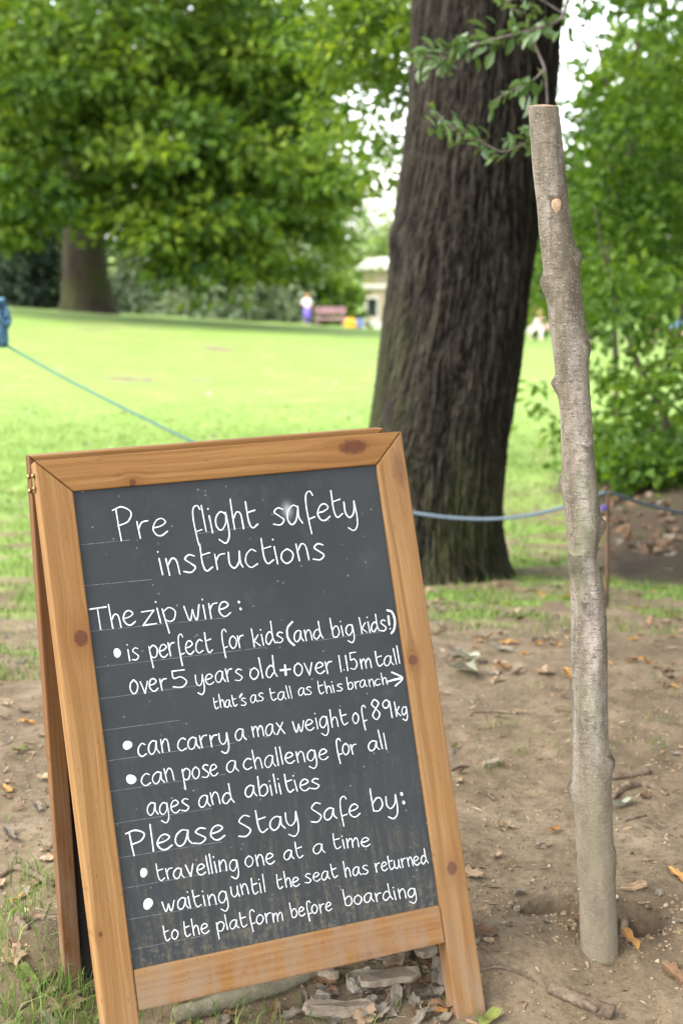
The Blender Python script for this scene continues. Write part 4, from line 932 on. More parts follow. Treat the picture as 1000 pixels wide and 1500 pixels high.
stick_obj('broken_stick', [H(896, 1171), H(920, 1155), H(945, 1152), H(976, 1166)], [.004, .008, .007, .004], dead, 'pale split stick right of the branch among broken pieces', 'stick', 5, .6)
stick_obj('twig', [H(913, 1205), H(930, 1200), H(945, 1196)], [.0025, .003, .002], dead, 'thin twig below the broken sticks right of the branch', 'twig', 6)
stick_obj('twig', [H(660, 1130), H(672, 1125), H(686, 1124)], [.002, .003, .002], dead, 'small twig next to the right sign leg, level with the wood chunk', 'twig', 7)
stick_obj('twig', [H(0, 1288), H(30, 1275), H(80, 1300)], [.004, .0055, .004], dead, 'grey twig at the left edge by the grass tufts', 'twig', 8)
stick_obj('twig', [H(25, 1345), H(34, 1358), H(42, 1364)], [.004, .006, .004], dead, 'short rusty brown stick in the grass by the rear sign leg', 'twig', 9)
stick_obj('twig', [H(30, 1480), H(55, 1455), H(80, 1428)], [.004, .006, .005], dead, 'grey stick leaning through the grass at the lower left', 'twig', 10)
stick_obj('twig', [H(35, 1170), H(52, 1174), H(70, 1184)], [.0025, .003, .0025], dead, 'thin brown twig on bare earth left of the sign', 'twig', 12)
stick_obj('root', [H(700, 1424), H(735, 1422), H(782, 1438)], [.002, .003, .0015], dead, 'thin root showing in the earth right of the sign foot', 'root', 13)
stick_obj('exposed_root', [H(906, 1345)+[0, 0, -.004], H(914, 1362)+[0, 0, .004], H(912, 1388)+[0, 0, -.01]], [.005, .0075, .005], dead, 'dark curved root in the hole against the branch', 'root', 14)
def chunk(px, py, L, W, T, rz, mat, label, cat, name, seed, lift=0.0, rx=0.0):
    R = random.Random(seed); p = hit(px, py)
    n = 12; poly = []
    for k in range(n):
        a = 2*math.pi*k/n; x, y = math.cos(a), math.sin(a)
        d = 1/max(abs(x), abs(y)) if cat != 'stone' else 1.1
        poly.append((x*d**.75*L/2*R.uniform(.82, 1.05), y*d**.75*W/2*R.uniform(.80, 1.08)))
    bm = bmesh.new(); prism(bm, poly, 0, T, min(T, W)*.06)
    bmesh.ops.subdivide_edges(bm, edges=[e for e in bm.edges if e.calc_length() > L*.12], cuts=2, use_grid_fill=True)
    for v in bm.verts:
        q = v.co
        q.z += (float(vnoise(q.x/L*7+seed, q.y/W*4))-.5)*T*.7*(q.z > T*.3)+(q.x/L)**2*T*.8
        q.x += (float(vnoise(q.z/T*3+seed, q.y/W*5, 4))-.5)*L*.06; q.y += (float(vnoise(q.x/L*9+seed, q.z/T*3, 5))-.5)*W*.14
    o = bm_obj(name, bm, mat, None, False); o.location = (p[0], p[1], p[2]+lift-.002); o.rotation_euler = (rx, R.uniform(-.1, .1), rz); return tag(o, label, cat)
m = NM('pebble'); P = m.coord('Object'); d2 = m.noise(m.scale(P, (220, 220, 220)), 1, 4, .6)
pebble = m.done(m.bsdf(m.ramp(d2, [(.3, (.14, .115, .085)), (.7, (.29, .25, .20))]), .9, .2, m.bump(d2, .4, .003)))
chunk(718, 1122, .040, .018, .012, .55, palew, 'grey split chunk of wood on the bare earth between sign and branch', 'wood', 'wood_chunk', 21, rx=.2)
chunk(494, 1487, .092, .024, .015, .17, palew, 'pale block of wood lying at the lower edge under the sign', 'wood', 'wood_chunk', 22)
chunk(566, 1448, .098, .036, .010, .46, palew, 'long flat grey piece of bark under the sign', 'bark', 'bark_piece', 23, .012)
chunk(478, 1434, .040, .016, .010, -.6, palew, 'short pale wood scrap under the middle of the sign', 'wood', 'wood_chunk', 24, .006)
chunk(524, 1447, .036, .032, .020, .2, pebble, 'rounded pale stone beside the flat bark under the sign', 'stone', 'stone', 25)
chunk(470, 1470, .030, .026, .014, .9, pebble, 'half buried brown stone under the sign left of the round stone', 'stone', 'stone', 26, -.004)
chunk(575, 1408, .060, .050, .010, 1.1, dead, 'broad curled grey bark flake under the right of the bottom rail', 'bark', 'bark_piece', 27, .014)
chunk(622, 1410, .036, .030, .008, .3, palew, 'small grey bark flake beside the right sign leg', 'bark', 'bark_piece', 28, .014)
chunk(790, 1238, .012, .010, .007, .4, pebble, 'small pale pebble on the bare earth left of the branch', 'stone', 'stone', 29)
chunk(905, 1201, .009, .008, .006, .4, pebble, 'tiny pale pebble right of the branch', 'stone', 'stone', 30)
chunk(757, 1333, .010, .009, .006, .4, pebble, 'pale pebble in front of the hollow left of the branch foot', 'stone', 'stone', 31)

# crumbs of soil and leaf bits: nobody could count them
rng = np.random.default_rng(8)
oct_ = np.array([(1, 0, 0), (-1, 0, 0), (0, 1, 0), (0, -1, 0), (0, 0, 1), (0, 0, -1)], float)
of = np.array([(0, 2, 4), (2, 1, 4), (1, 3, 4), (3, 0, 4), (2, 0, 5), (1, 2, 5), (3, 1, 5), (0, 3, 5)])
n = 26000
cxy = np.stack([rng.uniform(-.9, 1.25, n), 1.5+rng.random(n)**1.3*2.4], 1)
cxy[:420] = np.stack([rng.normal(h1[0]+.02, .075, 420), rng.normal(h1[1]-.03, .06, 420)], 1); cxy[420:560] = np.stack([rng.normal(h2[0]+.02, .05, 140), rng.normal(h2[1]-.02, .04, 140)], 1); cz = G(cxy[:, 0], cxy[:, 1])
sz = .0009+.0040*rng.random(n)**4; sz[:560] = .0014+.0058*rng.random(560)**2.2
V = oct_[None]*sz[:, None, None]*(.55+.7*rng.random((n, 6, 1)))*np.array([1, 1, .65]); a = rng.random(n)*6.28
V = np.stack([V[..., 0]*np.cos(a)[:, None]-V[..., 1]*np.sin(a)[:, None], V[..., 0]*np.sin(a)[:, None]+V[..., 1]*np.cos(a)[:, None], V[..., 2]], -1)+np.concatenate([cxy, cz[:, None]], 1)[:, None]
m = NM('soil_crumb'); tn = m.attr('tint')[2]
crumb = m.done(m.bsdf(m.ramp(tn, [(0, (.09, .06, .036)), (.5, (.21, .148, .09)), (.9, (.24, .178, .115)), (1, (.34, .28, .21))]), .95, .1))
o = mesh_np('soil_crumbs', V.reshape(-1, 3), (of[None]+np.arange(n)[:, None, None]*6).reshape(-1, 3), crumb, attrs={'tint': np.repeat(rng.random(n), 6)}); o['kind'] = 'stuff'
# shreds: bud scales, straw, leaf bits
n = 6500
cxy = np.stack([rng.uniform(-.9, 1.3, n), 1.5+rng.random(n)**1.2*3.2], 1); cz = G(cxy[:, 0], cxy[:, 1])+.0012
a = rng.random(n)*6.28; L = .003+.013*rng.random(n)**2; Wd = .0008+.0028*rng.random(n)**2
d = np.stack([np.cos(a), np.sin(a), rng.normal(0, .12, n)], 1)*L[:, None]; s = np.stack([-np.sin(a), np.cos(a), rng.normal(0, .25, n)], 1)*Wd[:, None]
C = np.concatenate([cxy, cz[:, None]], 1)
V = np.stack([C-d, C+s+[0, 0, .0008], C+d, C-s+[0, 0, .0006]], 1)
m = NM('leaf_shred'); tn = m.attr('tint')[2]
shred = m.done(m.bsdf(m.ramp(tn, [(0, (.07, .045, .027)), (.4, (.22, .145, .08)), (.8, (.27, .195, .12)), (1, (.33, .25, .155))]), .85, .2))
o = mesh_np('leaf_shreds', V.reshape(-1, 3), np.arange(n*4).reshape(-1, 4), shred, attrs={'tint': np.repeat(rng.random(n), 4)}); o['kind'] = 'stuff'

# grass blades
def blades(xy, h, wd, rng, lean=.5):
    n = len(xy); z = G(xy[:, 0], xy[:, 1])
    a = rng.random(n)*6.28; ln = rng.normal(0, lean, (n, 2))
    B = np.concatenate([xy, z[:, None]-.003], 1)
    s = np.stack([np.cos(a), np.sin(a), 0*a], 1)*wd[:, None]/2
    M_ = B+np.concatenate([ln*.28, np.ones((n, 1))*.62], 1)*h[:, None]; T_ = B+np.concatenate([ln, np.ones((n, 1))*.92], 1)*h[:, None]
    V = np.stack([B-s, B+s, M_+s*.8, M_-s*.8, T_], 1)
    base = np.arange(n)[:, None]*5
    F = np.concatenate([base+[0, 1, 2], base+[0, 2, 3], base+[3, 2, 4]])
    return V.reshape(-1, 3), F
XY = []; HH = []; WW = []
n = 420000; y = 3.6+(rng.random(n)**1.35)*15; x = rng.uniform(-1, 1, n)*(.26*y+.5)+.05*y
t = turf_mask(x, y); p = t*(.85-.25*sstep(6, 9, y))*(1-sstep(8.5, 17.5, y))
p = p*sstep(.30, .55, fbm(x*7, y*7, 3, 60)+.15*t)
keep = rng.random(n) < p; keep &= ~((mulch_mask(x, y) > .4))
XY.append(np.stack([x, y], 1)[keep]); HH.append((.012+.030*rng.random(n)**1.5)[keep]); WW.append((.0022+.0016*rng.random(n)+.0004*np.clip(y-5, 0, 12))[keep])
n = 5000; x = rng.uniform(-1.0, -.22, n); y = rng.uniform(1.5, 2.5, n)
cl = fbm(x*11, y*11, 3, 66); keep = (rng.random(n) < sstep(.46, .66, cl)*(sstep(-.18, -.34, x)))
XY.append(np.stack([x, y], 1)[keep]); HH.append((.015+.045*rng.random(n))[keep]); WW.append((.0011+.0013*rng.random(n))[keep])
for cx_, cy_, nn, sp_, hh in ((-.335, 1.86, 190, .035, .055), (-.36, 1.92, 180, .04, .05), (-.42, 1.90, 140, .06, .055), (-.30, 1.79, 160, .03, .05), (-.50, 1.84, 110, .06, .05), (-.1, 1.83, 50, .05, .035), (-.16, 1.90, 90, .05, .04), (.0, 1.93, 30, .05, .03), (.12, 1.95, 24, .06, .025), (-.42, 1.70, 110, .07, .045), (-.52, 2.0, 160, .06, .04)):
    XY.append(np.stack([rng.normal(cx_, sp_, nn), rng.normal(cy_, sp_*.7, nn)], 1)); HH.append(hh*(.4+.8*rng.random(nn))); WW.append(.0011+.0014*rng.random(nn))
for k in range(26):
    p = hit(R_.uniform(640, 1000), R_.uniform(930, 1150)); nn = R_.randrange(6, 22)
    XY.append(np.stack([rng.normal(p[0], .02, nn), rng.normal(p[1], .02, nn)], 1)); HH.append(.010+.016*rng.random(nn)); WW.append(.0012+.001*rng.random(nn))
XY = np.concatenate(XY); HH = np.concatenate(HH); WW = np.concatenate(WW)
V, F = blades(XY, HH, WW, rng)
m = NM('grass_blade'); tn = m.attr('tint')[2]
gc = m.ramp(tn, [(0, (.060, .110, .018)), (.45, (.118, .190, .036)), (.85, (.185, .250, .055)), (1, (.30, .26, .11))])
b_ = m.bsdf(gc, .6, .25); tl = m.n('ShaderNodeBsdfTranslucent'); m.put(tl.inputs[0], gc); mx = m.n('ShaderNodeMixShader'); mx.inputs[0].default_value = .35
m.t.links.new(b_, mx.inputs[1]); m.t.links.new(tl.outputs[0], mx.inputs[2]); grass_mat = m.done(mx.outputs[0])
o = mesh_np('grass', V, F, grass_mat, attrs={'tint': np.repeat(rng.random(len(XY)), 5)}); o['kind'] = 'stuff'

# ------------------------------------------------------------------ trees
def leaf_shader(name, dark, mid, light, tr=.45, gloss=.16, rough=.5):
    m = NM(name); t = m.attr('tint')[2]
    c = m.ramp(t, [(0, dark), (.5, mid), (1, light)])
    a = m.bsdf(c, rough, gloss)
    tl = m.n('ShaderNodeBsdfTranslucent'); m.put(tl.inputs[0], m.mix(1.0, c, (1.35, 1.25, .55), 'MULTIPLY'))
    mx = m.n('ShaderNodeMixShader'); mx.inputs[0].default_value = tr
    m.t.links.new(a, mx.inputs[1]); m.t.links.new(tl.outputs[0], mx.inputs[2]); return m.done(mx.outputs[0])
OAKLEAF = leaf_shader('oak_foliage', (.028, .066, .010), (.080, .142, .016), (.18, .24, .030))
LIMELEAF = leaf_shader('fresh_foliage', (.028, .066, .009), (.062, .124, .015), (.12, .19, .026))
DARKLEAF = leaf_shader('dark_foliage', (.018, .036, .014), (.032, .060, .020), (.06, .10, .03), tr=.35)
YEWLEAF = leaf_shader('blue_green_foliage', (.13, .175, .10), (.20, .255, .155), (.28, .34, .22), tr=.35)
DARKYEW = leaf_shader('deep_evergreen_foliage', (.020, .034, .020), (.038, .060, .036), (.075, .11, .065), tr=.2)
PALELEAF = leaf_shader('pale_foliage', (.11, .17, .06), (.19, .27, .10), (.30, .37, .17))
TWIGLEAF = leaf_shader('glossy_foliage', (.05, .105, .030), (.095, .165, .048), (.14, .21, .07), tr=.25, gloss=.6, rough=.35)
m = NM('bark_brown'); P = m.coord('Object'); n1 = m.noise(m.scale(P, (8, 8, 1.6)), 1, 5, .65)
BARK = m.done(m.bsdf(m.ramp(n1, [(.3, (.035, .028, .022)), (.7, (.11, .088, .066))]), .95, .1, m.bump(n1, .8, .05)))
m = NM('bark_mossy'); P = m.coord('Object'); n1 = m.noise(m.scale(P, (5, 5, 1.2)), 1, 5, .65); n2 = m.noise(P, 1.6, 3)
MOSSBARK = m.done(m.bsdf(m.mix(m.ramp(n2, [(.4, 0.0), (.65, .75)]), m.ramp(n1, [(.3, (.011, .009, .007)), (.7, (.032, .025, .019))]), (.026, .030, .009)), .95, .1, m.bump(n1, .8, .05)))
m = NM('twig_grey'); P = m.coord('Object'); TWIG = m.done(m.bsdf(m.ramp(m.noise(m.scale(P, (40, 40, 40)), 1, 4), [(.3, (.11, .09, .075)), (.7, (.24, .20, .17))]), .85, .2))

def leaves(C, out, size, rng, droop=.25, aspect=.55, fold=.18, up=.75, shape='diamond'):
    """leaf faces at points C (n,3), pointing roughly along out (n,3)"""
    n = len(C)
    d = out+rng.normal(0, .55, (n, 3)); d[:, 2] -= droop; d /= np.linalg.norm(d, axis=1)[:, None]+1e-9
    nn = rng.normal(0, .6, (n, 3)); nn[:, 2] += up; nn -= d*(nn*d).sum(1)[:, None]; nn /= np.linalg.norm(nn, axis=1)[:, None]+1e-9
    s = np.cross(nn, d); L = size*(.65+.7*rng.random(n))[:, None]; W = L*aspect/2
    if shape == 'diamond':
        V = np.stack([C, C+d*L*.48+s*W+nn*L*fold, C+d*L-nn*L*.08, C+d*L*.48-s*W+nn*L*fold], 1)
        F = np.array([(0, 1, 2), (0, 2, 3)])
    else:
        V = np.stack([C, C+d*L*.22+s*W*.55+nn*L*fold*.6, C+d*L*.52+s*W+nn*L*fold, C+d*L*.82+s*W*.62+nn*L*fold*.5, C+d*L*1.02-nn*L*.10,
                      C+d*L*.82-s*W*.62+nn*L*fold*.5, C+d*L*.52-s*W+nn*L*fold, C+d*L*.22-s*W*.55+nn*L*fold*.6, C+d*L*.52], 1)
        F = np.array([(0, 1, 8), (1, 2, 8), (2, 3, 8), (3, 4, 8), (4, 5, 8), (5, 6, 8), (6, 7, 8), (7, 0, 8)])
    k = V.shape[1]
    FF = (F[None]+np.arange(n)[:, None, None]*k).reshape(-1, 3)
    return V.reshape(-1, 3), FF, k
def lobe(px, py, Y, rx, ry, rd, n, sw=1.0):
    """an ellipsoid of foliage: centre pixel, depth, radii in pixels (across, up) and metres (depth), sprays"""
    k = pxm(Y); return (at(px, py, Y), np.array([rx*k, rd, ry*k]), n, sw)
def crown(name, lobes, per, spray, size, mat, parent, seed, flat=.38, droop=.25, aspect=.55, hollow=.35, zmin=None):
    rng = np.random.default_rng(seed); CC = []; OO = []; TT = []
    for c, r, n, sw in lobes:
        u = rng.normal(0, 1, (n, 3)); u /= np.linalg.norm(u, axis=1)[:, None]
        q = (hollow+(1-hollow)*rng.random(n)**.6)[:, None]
        S_ = c+u*q*r
        axis = u*np.array([1, 1, .35])+rng.normal(0, .4, (n, 3)); axis /= np.linalg.norm(axis, axis=1)[:, None]
        m_ = int(per)
        o = rng.normal(0, 1, (n, m_, 3)); o /= np.linalg.norm(o, axis=2)[..., None]; o *= rng.random((n, m_, 1))**.45
        o *= spray*sw*(.6+.8*rng.random((n, 1, 1)))*np.array([1, 1, flat])
        o[..., 2] -= .25*(o[..., 0]**2+o[..., 1]**2)/(spray*sw)
        pos = S_[:, None]+o+axis[:, None]*spray*.2
        CC.append(pos.reshape(-1, 3)); OO.append((o/(np.linalg.norm(o, axis=2)[..., None]+1e-9)).reshape(-1, 3))
        TT.append((np.clip(rng.normal(.45, .24, (n, 1)), 0, 1)+rng.normal(0, .13, (n, m_))).reshape(-1))
    C = np.concatenate(CC); O = np.concatenate(OO); T = np.clip(np.concatenate(TT), 0, 1)
    if zmin is not None:
        g = ground_base(C[:, 0], C[:, 1])+zmin; k = C[:, 2] > g; C, O, T = C[k], O[k], T[k]
    V, F, k = leaves(C, O, size, rng, droop, aspect)
    return mesh_np(name, V, F, mat, parent, attrs={'tint': np.repeat(T, k)})
def limbs(name, base, tops, r0, r1, mat, parent, seed, wob=.25, n=1):
    rng = np.random.default_rng(seed)
    for t in tops:
        b = np.asarray(base, float); t = np.asarray(t, float); d = t-b; L = np.linalg.norm(d)
        mid = [b+d*f+rng.normal(0, wob, 3)*L*.12+np.array([0, 0, L*.06*math.sin(f*math.pi)]) for f in (.33, .66)]
        P = spline([b]+mid+[t], 5); V, F = tube(P, np.linspace(r0, r1, len(P)), 8, .12, seed=seed)
        mesh_np(name, V, F, mat, parent, True)
def trunk(px, py_base, Y, wpx, top_z, mat, parent, flare=1.5, lean=0.0, seg=20):
    b = at(px, py_base, Y); k = pxm(Y)*wpx/2; g = float(ground_base(b[0], Y))-.3
    zs = np.concatenate([np.linspace(g, g+1.2, 6), np.linspace(g+1.8, top_z, 8)])
    rr_ = [k*(1+(flare-1)*math.exp(-(z-g)/.45))*(1-.45*(z-g)/(top_z-g+1e-6)*.8) for z in zs]
    V, F = tube([(b[0]+lean*(z-g), Y, z) for z in zs], rr_, seg, .10, seed=int(px)); mesh_np('trunk', V, F, mat, parent, True); return b
def tree(name, label, group=None, cat='tree'):
    return tag(empty(name), label, cat, group)

# the oak's crown, with unseen lobes added at right to shade the trunk: limbs over the clearing, foliage above the frame, low sprays beyond the trunk
limbs('limb', (.66, 6.2, 3.4), [(-2.6, 2.2, 6.0), (2.9, 4.0, 5.8), (-1.5, 3.6, 5.9), (3.4, 8.8, 5.6), (.6, 9.5, 5.0)], .15, .05, oak_mat, oak, 3)
ov = [((2.8, 3.0, 6.0), (2.2, 2.6, 1.3), 230, 1), ((-3.4, 1.4, 6.2), (2.2, 2.0, 1.2), 190, 1), ((-2.0, 3.9, 6.6), (1.9, 1.7, 1.2), 150, 1), ((3.2, 8.0, 5.9), (2.4, 2.2, 1.4), 180, 1), ((.6, 6.0, 7.4), (2.6, 2.4, 1.3), 230, 1), ((3.8, .3, 5.6), (2.4, 2.6, 1.3), 190, 1), ((.2, 2.0, 7.2), (2.4, 2.2, .9), 150, 1), ((-.8, -1.0, 7.4), (2.0, 1.6, .8), 60, 1), ((3.3, 4.2, 3.0), (1.1, 1.3, 1.5), 150, 1), ((3.0, 2.0, 3.4), (1.0, 1.2, 1.2), 90, 1), ((1.6, 3.4, 4.4), (1.2, 1.2, .8), 90, 1), ((3.6, 6.4, 3.0), (1.0, 1.2, 1.7), 130, 1), ((4.0, 7.9, 3.4), (1.0, 1.0, 1.7), 90, 1), ((3.4, 5.0, 1.5), (1.1, 2.6, 2.2), 420, 1), ((3.2, 2.4, 1.8), (1.0, 1.6, 2.0), 230, 1), ((1.9, 4.6, 4.6), (1.3, 1.6, .9), 190, 1), ((2.75, 4.7, 2.2), (.75, 1.6, 2.5), 420, 1)]
ov = [(np.array(c), np.array(r), n, s) for c, r, n, s in ov]
crown('crown', ov, 46, .55, .11, OAKLEAF, oak, 5)
ov2 = [lobe(545, 60, 10.5, 60, 75, .8, 34), lobe(572, 170, 10.5, 30, 80, .7, 24), lobe(520, 250, 11.5, 40, 30, .6, 8), lobe(500, 170, 12, 36, 60, .7, 12), lobe(540, 50, 10.8, 50, 60, .8, 30), lobe(590, 20, 10, 60, 60, .8, 26), lobe(480, 30, 11, 60, 60, .9, 26), lobe(540, -120, 10.5, 120, 110, 1.2, 60)]
crown('low_crown', ov2, 30, .20, .062, OAKLEAF, oak, 6, flat=.5)
limbs('limb', (.6, 6.4, 2.9), [at(540, -40, 10.5)], .07, .02, oak_mat, oak, 9)

# leafy twigs that hang in front of the trunk, on one low limb
def twig_branch(pts, r0, r1, parent, nm='twig'):
    P = spline(pts, 8); V, F = tube(P, np.linspace(r0, r1, len(P)), 8, .15, seed=3); return mesh_np(nm, V, F, TWIG, parent, True), P
TY = 4.7
limb_top = at(850, -170, TY)
V, F = tube(spline([(.75, 6.05, 2.55), (.85, 5.5, 2.45), tuple(limb_top), tuple(at(700, -230, TY-.2))], 8), np.linspace(.05, .012, 25), 10, .12, seed=5)
low = mesh_np('branch', V, F, oak_mat, oak, True)
rngT = np.random.default_rng(21)
def leafy(pts, r0, r1, n, size, spread=.022, t0=.15, droop=.35):
    o, P = twig_branch(pts, r0, r1, low)
    t = t0+(1-t0)*rngT.random(n); i = (t*(len(P)-1)).astype(int); C = P[i]+rngT.normal(0, spread, (n, 3))*np.array([1, 1, .8])
    T = np.gradient(P, axis=0)[i]; T /= np.linalg.norm(T, axis=1)[:, None]
    V, F, k = leaves(C, T*.8+rngT.normal(0, .7, (n, 3)), size, rngT, droop, .46, .10, .9, 'oval')
    mesh_np('foliage', V, F, TWIGLEAF, low, attrs={'tint': np.repeat(np.clip(rngT.normal(.5, .22, n), 0, 1), k)}, smooth=True)
L_ = lambda *p: [at(a, b, TY+c) for a, b, c in p]
leafy([limb_top]+L_((838, -60, 0), (825, 20, -.02), (790, 40, -.04), (745, 52, -.05), (705, 62, -.03), (665, 80, 0), (622, 98, .02)), .006, .0018, 84, .047, .026, .35)
leafy(L_((790, 40, -.04), (782, 60, -.05), (797, 100, -.06), (800, 130, -.06), (802, 175, -.06)), .0042, .0032, 5, .04, .015)
leafy(L_((797, 100, -.06), (780, 118, -.07), (755, 130, -.08), (735, 140, -.08), (722, 150, -.08)), .003, .0014, 18, .052, .016, .2)
leafy(L_((802, 175, -.06), (790, 200, -.05), (765, 210, -.05), (735, 222, -.06), (700, 205, -.06), (668, 192, -.05), (640, 190, -.05)), .003, .0016, 50, .046, .020, .1)
leafy(L_((668, 192, -.05), (645, 172, -.04), (624, 150, -.04)), .0026, .0014, 10, .042, .018)
leafy(L_((825, 20, -.02), (780, -5, -.03), (740, 5, -.04), (770, 20, -.04)), .003, .0015, 22, .045, .022)
leafy(L_((700, 62, -.03), (670, 70, .0), (640, 85, .02), (618, 80, .03), (605, 105, .04)), .0026, .0014, 30, .044, .022)

# right: understorey sapling by the litter drift, and the bushy trees behind it
sap = tree('sapling', 'leafy sapling with thin dark crooked stems at the right edge above the leaf litter')
SAP_Y = 9.0
st_ = [(1012, 760), (992, 690), (975, 620), (955, 575), (930, 520), (905, 460)]
V, F = tube(spline([at(a, b, SAP_Y) for a, b in st_], 6), np.linspace(.032, .010, 31), 9, .1, seed=7); mesh_np('stem', V, F, BARK, sap, True)
for pts, r in (([(955, 575), (985, 520), (1000, 440), (1010, 350)], .014), ([(975, 620), (935, 640), (890, 650), (850, 655)], .009), ([(905, 460), (885, 380), (870, 300)], .009), ([(990, 690), (1030, 600), (1050, 480)], .016)):
    V, F = tube(spline([at(a, b, SAP_Y) for a, b in pts], 6), np.linspace(r, r*.4, 19), 7, .1, seed=8); mesh_np('stem', V, F, BARK, sap, True)
sl = [lobe(960, 640, 9, 70, 45, .7, 84), lobe(900, 560, 9.2, 65, 40, .6, 22), lobe(975, 540, 9, 60, 50, .7, 40), lobe(890, 640, 9.2, 60, 28, .5, 18), lobe(960, 440, 9.2, 80, 50, .8, 46), lobe(1060, 560, 9, 70, 160, .9, 80), lobe(880, 420, 9.4, 60, 55, .7, 26), lobe(840, 560, 9.4, 28, 40, .4, 7), lobe(795, 590, 9.6, 16, 40, .3, 5), lobe(1000, 690, 8.4, 60, 36, .5, 120), lobe(925, 672, 8.5, 50, 26, .4, 80)]
crown('crown', [(c, r, int(n*.30), w_) for c, r, n, w_ in sl], 24, .22, .074, LIMELEAF, sap, 31, flat=.45, aspect=.62)
bt = tree('bushy_tree', 'tall bushy green tree filling the upper right behind the upright branch')
for pts, r in (([(905, 720), (900, 500), (890, 330), (905, 180), (935, 60), (950, -120)], .030), ([(890, 330), (920, 230), (950, 130), (975, 20)], .02), ([(930, 440), (915, 350), (880, 260), (900, 200)], .016), ([(905, 180), (880, 90), (850, -20)], .018)):
    V, F = tube(spline([at(a, b, 12.5) for a, b in pts], 6), np.linspace(r, r*.4, len(pts)*6-5), 9, .1, seed=9); mesh_np('limb' if r < .05 else 'trunk', V, F, BARK, bt, True)
bl = [lobe(930, 60, 12, 110, 110, 1.4, 95), lobe(900, 200, 12.5, 85, 75, 1.2, 58), lobe(985, 200, 12, 70, 90, 1.2, 60), lobe(890, 320, 12.6, 80, 70, 1.2, 62), lobe(985, 330, 12.2, 70, 80, 1.2, 64), lobe(850, 400, 13, 60, 55, 1.0, 36), lobe(960, 420, 12.5, 90, 50, 1.1, 60), lobe(1120, 200, 12, 120, 260, 1.6, 150), lobe(900, -150, 12, 200, 120, 1.6, 130), lobe(800, 430, 13.4, 28, 40, .7, 10)]
crown('crown', [(c, r, int(n*.44), w_) for c, r, n, w_ in bl], 34, .27, .085, LIMELEAF, bt, 33, flat=.5, aspect=.6)

# left: the great tree whose boughs sweep down over the lawn
big = tree('broad_tree', 'broad tree with a stout mossy trunk and boughs sweeping low over the lawn')
bb = trunk(128, 466, 40, 66, 10.0, MOSSBARK, big, 1.7)
limbs('limb', (bb[0], 40, 3.0), [at(330, 330, 35), at(60, 200, 35), at(400, 160, 35), at(230, 120, 34), at(210, 10, 36)], .30, .06, BARK, big, 12)
ll = [lobe(50, 120, 33, 110, 130, 2.2, 120), lobe(20, 270, 32, 60, 80, 1.5, 46), lobe(170, 90, 34, 110, 110, 2.2, 120), lobe(290, 70, 35, 110, 100, 2.2, 120), lobe(400, 90, 35, 90, 90, 2.0, 80), lobe(250, 220, 33, 110, 70, 2.0, 95), lobe(360, 240, 34, 100, 75, 2.0, 90), lobe(180, 300, 33, 75, 50, 1.5, 50), lobe(290, 330, 33, 110, 60, 1.8, 95), lobe(400, 330, 34, 70, 60, 1.5, 55), lobe(330, 385, 33, 60, 25, 1.2, 26), lobe(440, 200, 35, 55, 80, 1.6, 44), lobe(470, 60, 35, 50, 70, 1.6, 36), lobe(470, 300, 35, 40, 50, 1.2, 22), lobe(250, -100, 35, 380, 110, 3, 260), lobe(-110, 150, 34, 110, 230, 2.4, 150), lobe(485, 150, 35, 22, 30, 1, 5), lobe(10, 350, 32, 22, 20, .6, 7)]
crown('crown', [(c, r, int(n*.50), w_) for c, r, n, w_ in ll], 46, .74, .25, OAKLEAF, big, 41, flat=.45)
# dark evergreens behind it
def conifer(px, py, Y, wpx, hpx, label, mat, seed, group=None, name='evergreen_tree', n=170, size=.26):
    r = tree(name, label, group); b = trunk(px, py, Y, max(8, wpx*.08), at(px, py-hpx*.8, Y)[2], BARK, r, 1.3)
    k = pxm(Y); lo = []
    for i in range(6):
        f = i/5; lo.append((at(px, py-hpx*(.06+.86*f), Y), np.array([wpx*.5*k*(1-.55*f), wpx*.42*k*(1-.55*f), hpx*.13*k]), int(n*(1.2-.8*f)/3), 1.0))
    crown('crown', lo, 34, .75, size, mat, r, seed, flat=.35, droop=.7, aspect=.34); return r
conifer(40, 478, 49, 170, 330, 'dark blue green evergreen behind the mossy trunk, at the left edge', DARKYEW, 51, n=230)
conifer(-60, 478, 47, 170, 360, 'nearest dark evergreen, cut off by the left edge beyond the lawn', DARKYEW, 52, n=200)
conifer(225, 482, 50, 130, 130, 'rounded dark evergreen bush just right of the mossy trunk', YEWLEAF, 53, n=200, name='evergreen_bush')
conifer(300, 484, 49, 150, 118, 'drooping grey green evergreen bush in the middle of the row behind the lawn', YEWLEAF, 54, n=230, name='evergreen_bush')
conifer(356, 484, 50, 92, 128, 'grey green evergreen bush at the right end of the row behind the lawn', YEWLEAF, 55, n=210, name='evergreen_bush')
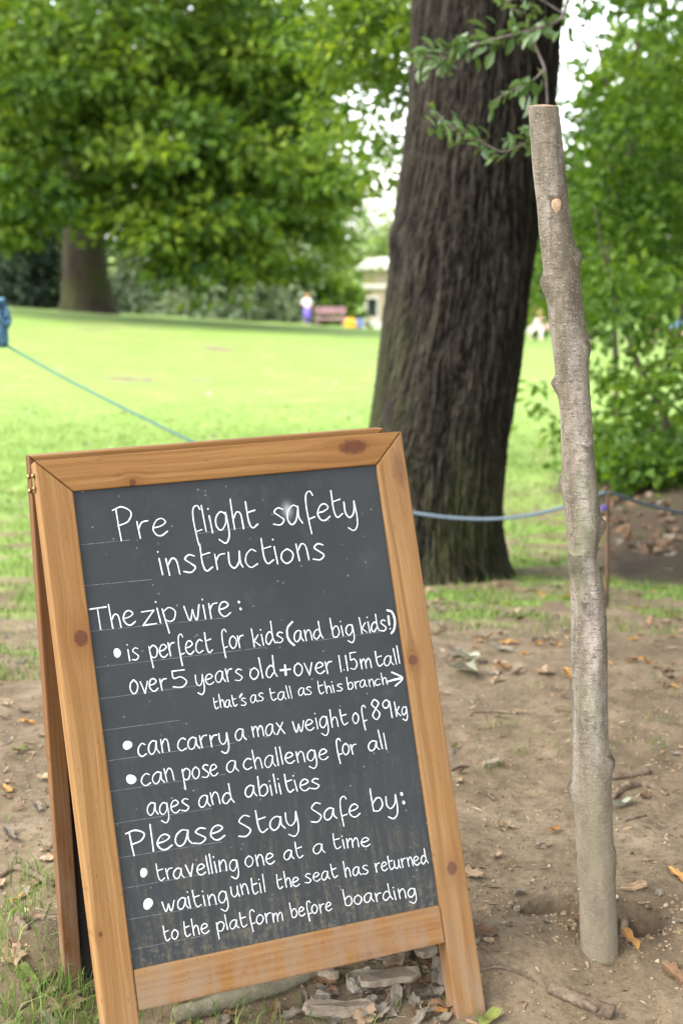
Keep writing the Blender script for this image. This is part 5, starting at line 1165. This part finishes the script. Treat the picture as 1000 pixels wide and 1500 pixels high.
# far broadleaf trees
def broad(px, py, Y, wpx, hpx, label, mat, seed, group=None, name='broadleaf_tree', n=300, size=.34, tr=20, zc=.55, per=34, spray=1.0):
    r = tree(name, label, group); trunk(px, py, Y, tr, at(px, py-hpx*.6, Y)[2], BARK, r, 1.3)
    k = pxm(Y); R = random.Random(seed); lo = []
    for i in range(9):
        a = R.uniform(0, 6.28); q = R.uniform(.15, .62)
        lo.append((at(px+wpx*.5*q*math.cos(a), py-hpx*zc+hpx*.42*q*math.sin(a)*1.1, Y+R.uniform(-1.5, 1.5)), np.array([wpx*.26*k, wpx*.22*k, hpx*.20*k])*R.uniform(.8, 1.2), n//9, 1.0))
    crown('crown', lo, per, spray, size, mat, r, seed, flat=.5); return r
broad(465, 480, 64, 120, 300, 'pale light green tree behind the child and the bench', PALELEAF, 61, n=170, spray=1.2)
broad(424, 484, 60, 60, 150, 'grey green bushy tree behind the child, beside the evergreen bushes', YEWLEAF, 62, n=70, zc=.5, name='bushy_tree')
broad(484, 480, 60, 44, 105, 'small mid green tree between the bench and the stone building', OAKLEAF, 63, n=36, zc=.45, name='small_tree')
broad(572, 470, 105, 110, 190, 'pale tree rising behind the stone building', PALELEAF, 64, n=130, spray=1.4, size=.5)
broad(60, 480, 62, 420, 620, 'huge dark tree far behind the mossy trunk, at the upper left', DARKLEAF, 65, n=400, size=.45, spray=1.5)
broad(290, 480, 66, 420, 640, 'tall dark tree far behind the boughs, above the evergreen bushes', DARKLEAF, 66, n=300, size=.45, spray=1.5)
broad(375, 470, 80, 150, 430, 'tall mid green tree in the distance, above the bench', OAKLEAF, 67, n=90, size=.5, spray=1.5)
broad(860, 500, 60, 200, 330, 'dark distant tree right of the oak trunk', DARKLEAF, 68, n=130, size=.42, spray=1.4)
broad(990, 505, 52, 240, 560, 'tall distant dark tree at the right edge', OAKLEAF, 69, n=170, size=.40, spray=1.3)
broad(790, 490, 75, 90, 200, 'small distant tree seen in the gap between trunk and branch', OAKLEAF, 70, n=40, size=.45, spray=1.2)
